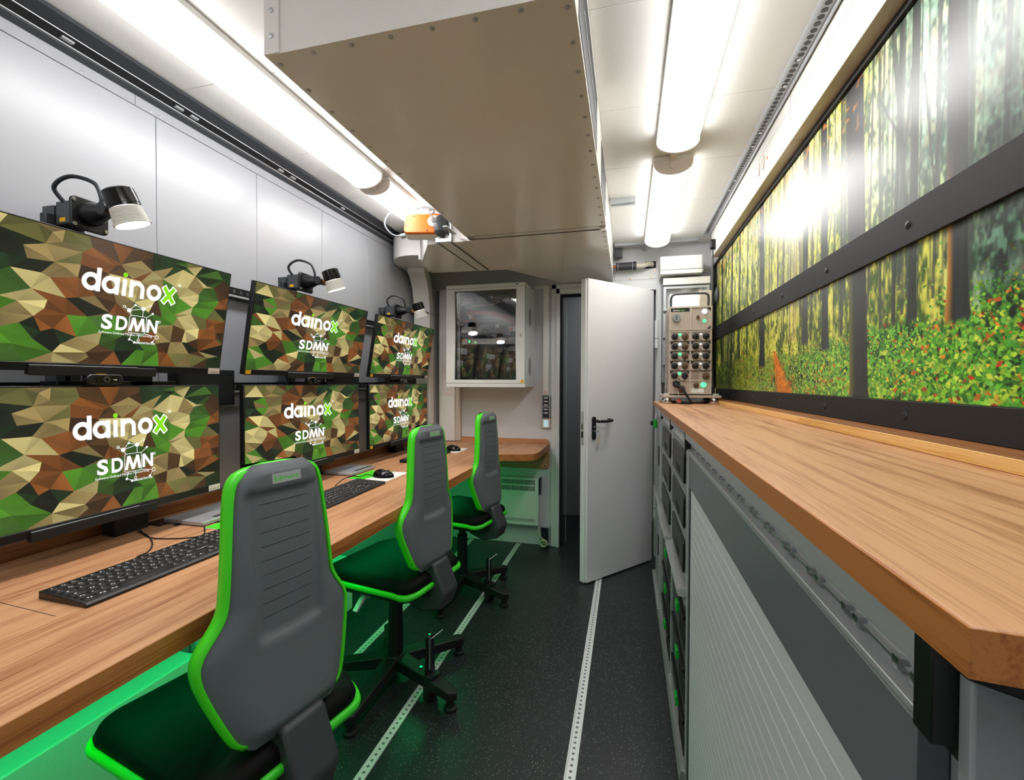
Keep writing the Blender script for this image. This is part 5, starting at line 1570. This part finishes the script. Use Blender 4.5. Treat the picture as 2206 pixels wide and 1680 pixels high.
# drawer stacks
def drawer_unit(y0, y1, name_lab, group):
    t = thing('drawer_unit', name_lab, 'drawer unit', ((UX + .6) / 2, (y0 + y1) / 2, 0), 0, group)
    G().box((UX + .012, y0 + .006, .02), (.6, y1 - .006, ZW - .029)).obj('carcass', 'dark_grey', t)
    for yy in (y0, y1 - .02):
        po = G().box((UX - .002, yy, .0), (UX + .022, yy + .02, 1.1)).obj('corner_post', 'alu_dull', t, bevel=.001)
        for k in range(20):
            z = .05 + .053 * k
            G().cyl((UX - .0035, yy + .01, z), (UX - .001, yy + .01, z), .0035, 8).obj('rivet', 'steel', po)
    pr_ = G().prism([(UX + .004, 1.11), (UX - .01, 1.122), (UX - .01, 1.146), (UX + .02, 1.146), (UX + .02, 1.1), (UX - .006, 1.1)][::-1], 'y', y0 + .012, y1 - .012).obj('profile_rail', 'alu_dull', t)
    y = y0 + .05
    while y < y1 - .05:
        G().cyl((UX - .0105, y, 1.134), (UX - .0095, y, 1.134), .005, 8).obj('rail_hole', 'black_matte', pr_); y += .045
    G().box((UX - .012, y0 + .001, 1.098), (UX + .02, y0 + .012, 1.1475)).obj('rail_end_cap', 'black_plastic', t)
    G().box((UX - .012, y1 - .012, 1.098), (UX + .02, y1 - .001, 1.1475)).obj('rail_end_cap', 'black_plastic', t)
    zz = [1.092, .942, .792, .642]
    for a, b in zip(zz[1:], zz[:-1]):
        d_ = G().box((UX, y0 + .022, a + .003), (UX + .012, y1 - .022, b - .003)).obj('drawer_front', 'mid_grey', t, bevel=.002)
        ya, yb = y0 + .06, y1 - .075
        h = G().prism(rrect(ya, a + .02, yb, b - .02, .015, 4), 'x', UX - .008, UX).obj('handle', 'black_plastic', d_, bevel=.003)
        G().box((UX - .0092, lerp(ya, yb, .3), a + .035), (UX - .0078, lerp(ya, yb, .62), a + .062)).obj('grip_recess', 'black_matte', h)
    G().prism([(UX - .03, .615), (UX - .026, .605), (UX + .012, .6), (UX + .012, .628), (UX - .026, .63)], 'y', y0 + .02, y1 - .02).obj('tray_lip', 'alu', t)
    rl_ = G().box((UX - .006, y0 + .02, .575), (UX + .012, y1 - .02, .598)).obj('lower_rail', 'alu_dull', t)
    for k in range(9):
        yy = lerp(y0 + .04, y1 - .04, k / 8)
        G().cyl((UX - .008, yy, .586), (UX - .006, yy, .586), .004, 8).obj('rivet', 'steel', rl_)
    for a, b in ((.4, .565), (.225, .39), (.05, .215)):
        c = G().box((UX + .004, y0 + .025, a), (UX + .012, y1 - .025, b)).obj('crate_front', 'dark_grey', t, bevel=.003)
        G().box((UX - .006, y0 + .06, b - .06), (UX + .004, y1 - .06, b - .045)).obj('crate_grip', 'black_plastic', c, bevel=.002)
        G().box((UX - .01, lerp(y0, y1, .44), a + .05), (UX + .004, lerp(y0, y1, .52), a + .085)).obj('green_latch', 'green_latch', c, bevel=.002)
        G().box((UX - .004, y0 + .03, a + .02), (UX + .004, lerp(y0, y1, .35), b - .075)).obj('crate_panel', 'black_matte', c, bevel=.002)
    G().prism([(UX - .02, .012), (UX - .016, .004), (UX + .012, .002), (UX + .012, .04), (UX - .014, .044)], 'y', y0 + .002, y1 - .002).obj('plinth', 'alu', t)
    return t
drawer_unit(1.54, 2.06, 'grey drawer stack with black handles next to the roller shutter', 'drawer units under the worktop')
drawer_unit(2.065, 2.62, 'grey drawer stack with black handles between its neighbour and the tall locker', 'drawer units under the worktop')
lk = thing('locker_unit', 'slim grey locker with a green latch at the far end of the worktop', 'locker', ((UX + .6) / 2, 2.91, 0))
G().box((UX + .012, 2.63, .02), (.6, 3.2, ZW - .029)).obj('carcass', 'dark_grey', lk)
for a, b in ((.62, 1.092), (.05, .58)):
    d_ = G().box((UX, 2.65, a), (UX + .012, 3.19, b)).obj('locker_door', 'mid_grey', lk, bevel=.002)
    G().box((UX - .006, 2.87, (a + b) / 2 - .06), (UX, 2.9, (a + b) / 2 + .06)).obj('door_catch', 'black_plastic', d_, bevel=.002)
    G().box((UX - .002, 2.7, a + .02), (UX, 2.84, b - .02)).obj('door_fold', 'alu_dull', d_)
    for yy in (2.66, 2.92, 3.18):
        for k in range(9):
            z = a + .03 + k * (b - a - .06) / 8
            G().cyl((UX - .002, yy, z), (UX, yy, z), .0035, 8).obj('rivet', 'steel', d_)
lt = G().box((UX - .022, 3.13, 1.0), (UX - .001, 3.19, 1.055)).obj('green_latch', 'green_latch', lk, bevel=.003)
G().lathe([(.002, 0), (.014, .002), (.016, .01), (.01, .018), (.004, .02)], 14, Matrix.Translation((UX - .022, 3.165, 1.03)) @ Matrix.Rotation(-PI / 2, 4, 'Y')).obj('latch_knob', 'black_plastic', lt)
G().box((UX - .02, 2.64, .002), (UX + .012, 3.195, .04)).obj('plinth', 'alu', lk, bevel=.002)
G().box((UX - .018, 2.66, .588), (UX + .012, 3.19, .612)).obj('tray_lip', 'alu', lk, bevel=.002)
G().prism([(UX - .01, 1.1), (UX + .02, 1.1), (UX + .02, 1.146), (UX - .01, 1.146)], 'y', 2.64, 3.195).obj('profile_rail', 'alu_dull', lk, bevel=.001)
# ------------------------------------------------------------------ rugged connector unit on the worktop
bx0, bx1, bz0, bz1, by = .236, .474, 1.232, 1.748, 2.85
db = thing('connector_unit', 'beige rugged connector unit full of round plugs on the worktop', 'electronics', (.36, 2.98, ZW))
G().box((bx0, by + .004, bz0), (bx1, by + .28, bz1)).obj('case', 'taupe', db, bevel=.004)
fr = G()
cells = []
cols = ((bx0 + .008, (bx0 + bx1) / 2 - .004), ((bx0 + bx1) / 2 + .004, bx1 - .008))
rows = [(1.612, 1.738)] + [(1.545 - .0575 * k, 1.598 - .0575 * k) for k in range(5)] + [(1.238, 1.308)]
fp = G().box((bx0, by, bz0), (bx1, by + .004, bz1)).obj('front_plate', 'taupe', db, bevel=.001)
def cellframe(x0, x1, z0, z1):
    g = G(); ring(g, [(x0 - .004, z0 - .004), (x1 + .004, z0 - .004), (x1 + .004, z1 + .004), (x0 - .004, z1 + .004)], [(x0, z0), (x1, z0), (x1, z1), (x0, z1)], 'y', by - .006, by)
    f = g.obj('module_frame', 'beige_panel', fp)
    return f
plug = G().lathe([(.0185, 0), (.0185, .004), (.017, .005), (.017, .012), (.0145, .014), (.0145, .02), (.006, .021), (.0055, .026), (.0005, .027)], 18, Matrix.Rotation(PI / 2, 4, 'X')).mesh('plug')
plug_b = plug.copy()
plug.materials.append(MATS['black_plastic']); plug_b.materials.append(MATS['bronze'])
ledm = G().lathe([(.0085, 0), (.0085, .003), (.006, .005), (.0005, .0055)], 14, Matrix.Rotation(PI / 2, 4, 'X')).mesh('pilot_lamp')
led_w = ledm.copy(); ledm.materials.append(MATS['pilot_green']); led_w.materials.append(MATS['pilot_white'])
def place(name, me, x, z, dy=0., sc=1.):
    o = link(name, me, fp); o.location = o.location + Vector((x, by - .0005 - dy, z)); o.scale = (sc, sc, sc)
    return o
for r_, (z0, z1) in enumerate(rows):
    for c_, (x0, x1) in enumerate(cols):
        cellframe(x0, x1, z0, z1)
        zc = (z0 + z1) / 2; w = x1 - x0
        if 1 <= r_ <= 5 and not (r_ == 5 and c_ == 1):
            xa, xb = x0 + w * .23, x1 - w * .23
            place('plug', plug, xa, zc)
            place('plug', plug_b if (c_ == 0 and r_ < 5) else plug, xb, zc)
            place('pilot_lamp', (ledm if r_ % 2 else led_w) if c_ == 0 else led_w, (xa + xb) / 2, zc + .012, sc=1. if c_ == 0 else .6)
            G().tube(smooth_path([(xa + .01, by - .02, zc - .008), ((xa + xb) / 2, by - .026, zc - .028), (xb - .006, by - .02, zc - .03), (xb, by - .026, zc - .01)], 4), .0018, 6).obj('plug_cord', 'rubber', fp)
            for sx, xx in ((-1, x1 - .001), (1, x0 + .001)):
                if r_ != 1:
                    G().prism([(xx, z1 - .001), (xx + sx * .018, z1 - .001), (xx, z1 - .018)], 'y', by - .0012, by - .0003).obj('corner_mark', 'black_matte', fp, fix=True)
(x0, x1) = cols[0]
G().box((x0 + .002, by - .0015, 1.718), (x1 - .002, by - .0003, 1.737)).obj('name_strip', 'black_matte', fp)
tg = G(); put_text(tg, 'dain', lambda x, y: (x0 + .012 + x, by - .002, 1.7225 + y), 0, 0, .0085, .036, bold=.02)
put_text(tg, 'o', lambda x, y: (x0 + .062 + x, by - .002, 1.7225 + y), 0, 0, .0085, .009, bold=.02)
tg.obj('name_print', 'white_print', fp, sharp=0)
tg = G(); put_text(tg, 'b', lambda x, y: (x0 + .05 + x, by - .002, 1.7225 + y), 0, 0, .009, .009, bold=.02)
put_text(tg, 'x', lambda x, y: (x0 + .073 + x, by - .002, 1.7225 + y), 0, 0, .0085, .01, bold=.02)
tg.obj('name_print_green', 'lime', fp, sharp=0)
G().cyl((x0 + .033, by - .012, 1.68), (x0 + .033, by, 1.68), .023, 22).obj('cap', 'mid_grey', fp)
G().box((x0 + .031, by - .014, 1.668), (x0 + .035, by - .012, 1.692)).obj('cap_slot', 'black_matte', fp)
(x0, x1) = cols[1]
place('pilot_lamp', led_w, x0 + .072, 1.715, sc=1.7)
place('pilot_lamp', ledm, x0 + .072, 1.66, sc=1.1)
G().cyl((x0 + .036, by - .014, 1.683), (x0 + .036, by, 1.683), .009, 14).obj('toggle', 'bronze', fp)
for zz, s_ in ((1.737, -1), (1.613, 1)):
    G().prism([(x1 - .001, zz), (x1 - .022, zz), (x1 - .001, zz + s_ * .022)], 'y', by - .0012, by - .0003).obj('corner_mark', 'black_matte', fp, fix=True)
G().box((x0 + .004, by - .002, rows[5][0] + .006), (x0 + .045, by - .0004, rows[5][1] - .006)).obj('blank_plate', 'taupe_dark', fp)
place('plug', plug_b, x1 - .025, (rows[5][0] + rows[5][1]) / 2 - .002, sc=1.1)
place('pilot_lamp', ledm, x0 + .07, 1.288, sc=1.8)
place('plug', plug_b, x0 + .03, 1.285, sc=.85)
lab = G().box((x0 + .004, by - .001, 1.242), (x0 + .072, by - .0003, 1.266)).obj('type_label', 'white_print', fp)
tg = G(); put_text(tg, 'dainbox', lambda x, y: (x0 + .006 + x, by - .0014, 1.2575 + y), 0, 0, .005, .026)
put_text(tg, 'CE', lambda x, y: (x0 + .056 + x, by - .0014, 1.246 + y), 0, 0, .005, .01)
tg.obj('label_print', 'dark_grey', lab, sharp=0)
(x0, x1) = cols[0]
place('plug', plug_b, x0 + .065, 1.262, sc=1.15)
G().lathe([(.022, 0), (.02, .01), (.016, .02), (.013, .04), (.009, .045)], 18, Matrix.Translation((x0 + .035, by, 1.292)) @ Matrix.Rotation(PI / 2 + .2, 4, 'X')).obj('power_plug', 'black_plastic', fp)
G().tube(smooth_path([(x0 + .035, by - .04, 1.285), (x0 + .055, by - .075, 1.272), (x0 + .085, by - .09, 1.225), (x0 + .105, by - .095, 1.19), (x0 + .1, by - .07, ZW + .008), (x0 + .04, by - .0, ZW + .009), (x0 + .0, by + .05, ZW + .009)], 6), .0075, 10).obj('power_cable', 'rubber', db)
# side rack slots of the case
for k in range(7):
    for j in range(2):
        G().box((bx0 - .001, by + .03 + .11 * j, 1.28 + .064 * k), (bx0 + .001, by + .12 + .11 * j, 1.335 + .064 * k)).obj('side_slot', 'taupe_dark', db)
# handle, rear hood, base plate and feet
hd = G().tube(smooth_path([(bx0 + .012, by + .02, bz1 - .003), (bx0 + .012, by + .01, bz1 + .05), (bx0 + .022, by + .005, bz1 + .068), (bx0 + .05, by + .004, bz1 + .074), (bx1 - .06, by + .004, bz1 + .074), (bx1 - .03, by + .005, bz1 + .068), (bx1 - .02, by + .01, bz1 + .05), (bx1 - .02, by + .02, bz1 - .003)], 6), .0065, 10).obj('carry_handle', 'dark_grey', db)
G().prism([(by + .06, bz1), (by + .27, bz1), (by + .27, bz1 + .095), (by + .11, bz1 + .095)], 'x', bx0 + .012, bx1 - .06).obj('rear_hood', 'white_plastic', db, bevel=.003)
G().box((bx1 - .06, by + .06, bz1), (bx1 + .006, by + .27, bz1 + .1)).obj('hood_block', 'beige_panel', db, bevel=.003)
G().box((bx0 - .034, by - .02, 1.212), (bx1 + .05, by + .29, 1.226)).obj('base_plate', 'taupe', db, bevel=.002)
for x in (bx0 - .012, bx1 + .022):
    G().box((x - .016, by - .01, 1.226), (x + .016, by + .02, 1.236)).obj('clamp_block', 'alu', db, bevel=.001)
    G().cyl((x, by + .005, 1.236), (x, by + .005, 1.268), .0055, 12).obj('clamp_pin', 'steel', db)
for x in (bx0 - .005, bx1 + .015):
    for yy in (by + .01, by + .26):
        G().lathe([(.03, 0), (.032, .004), (.032, .012), (.024, .018), (.02, .026), (.02, .0355)], 22, Matrix.Translation((x, yy, ZW + .0006))).obj('foot_mount', 'steel', db)
o = G().lathe([(.001, 0), (.014, 0), (.0155, .003), (.0155, .008), (.012, .0085), (.0115, .004), (.001, .0035)], 20, Matrix.Translation((bx0 + .055, by - .035, ZW + .016)) @ Matrix.Rotation(R(70), 4, 'X')).obj('protective_cap', 'bronze')
tag(o, 'small round cap with a red inside hanging in front of the connector unit', 'cap')
G().cyl((bx0 + .055, by - .04, ZW + .019), (bx0 + .055, by - .0375, ZW + .018), .0115, 18).obj('red_inside', 'red_mark', o)
OFF  # parts above share world coordinates
o2 = G().tube([(bx0 + .055, by - .033, ZW + .026), (bx0 + .053, by - .02, 1.25), (bx0 + .05, by - .012, 1.262)], .0012, 6).obj('cap_lanyard', 'white_print', o)

# ------------------------------------------------------------------ fuse cabinet and boxes at the right end of the bulkhead
fb = thing('fuse_cabinet', 'pale fuse cabinet with a clear lid behind the connector unit', 'cabinet', (.4, YB, 1.2))
fx0, fx1, fy = .238, .548, 3.38
G().box((fx0, fy + .03, 1.3), (fx1, YB - .002, 2.03)).obj('cabinet_body', 'mid_grey', fb, bevel=.003)
G().box((fx0, fy, 1.985), (fx1, fy + .03, 2.035)).obj('top_cover', 'white_plastic', fb, bevel=.004)
for k in range(3):
    z1 = 1.975 - .19 * k; z0 = z1 - .17
    g = G(); ring(g, [(fx0 + .004, z0), (fx1 - .004, z0), (fx1 - .004, z1), (fx0 + .004, z1)], [(fx0 + .022, z0 + .016), (fx1 - .018, z0 + .016), (fx1 - .018, z1 - .016), (fx0 + .022, z1 - .016)], 'y', fy + .004, fy + .029)
    w_ = g.obj('lid_frame', 'alu_dull', fb, bevel=.001)
    G().box((fx0 + .02, fy + .006, z0 + .014), (fx1 - .016, fy + .0085, z1 - .014)).obj('clear_lid', 'poly_clear', w_)
    pn = G().box((fx0 + .022, fy + .0295, z0 + .016), (fx1 - .018, fy + .0305, z1 - .016)).obj('breaker_plate', 'frame_paint', fb)
    for j in range(7):
        x = fx0 + .035 + j * .034
        G().box((x, fy + .012, z0 + .05), (x + .03, fy + .0296, z1 - .06)).obj('breaker', 'dark_grey' if (j + k) % 3 == 1 else 'white_plastic', pn, bevel=.001)
G().cyl((.415, fy + .008, 1.87), (.415, fy + .012, 1.87), .004, 10).obj('pilot_lamp', 'pilot_white', fb)
wb2 = thing('white_trunk_box', 'white box trunk above the fuse cabinet in the corner', 'cable trunk', (.37, YB, 2.05))
G().box((.217, 3.35, 2.085), (.49, YB - .002, 2.178)).obj('box_cover', 'white_plastic', wb2, bevel=.003)
G().box((.219, 3.352, 2.055), (.49, YB - .002, 2.083)).obj('lower_cover', 'white_plastic', wb2, bevel=.003)
G().box((.4905, 3.352, 2.06), (.496, YB - .002, 2.17)).obj('end_clip', 'alu_dull', wb2)
pc = thing('plug_cable', 'black angled plug with a cable hanging from the white trunk', 'cable', (.535, 3.2, 2.2))
G().prism(rrect(-.022, -.035, .022, .03, .014, 4), 'x', .515, .5445, Matrix.Translation((0, 3.2, 2.2))).obj('plug_body', 'black_plastic', pc, bevel=.004)
G().tube(smooth_path([(.53, 3.2, 2.165), (.53, 3.2, 2.05), (.528, 3.2, 1.9), (.53, 3.22, 1.7), (.54, 3.24, 1.45), (.55, 3.24, 1.25), (.55, 3.24, 1.21)], 5), .0055, 8).obj('cable', 'dark_grey', pc)
gl = G()
lb_ = thing('wall_lamp_dome', 'dark rounded fitting between the fuse cabinet and the mural', 'fitting', (.575, 3.3, 1.9))
G().lathe([(.001, .02), (.012, .018), (.02, .01), (.022, 0)], 16, Matrix.Translation((.592, 3.38, 1.9)) @ Matrix.Scale(2.6, 4, (0, 0, 1)) @ Matrix.Rotation(-PI / 2, 4, 'Y')).obj('dome', 'dark_grey', lb_)
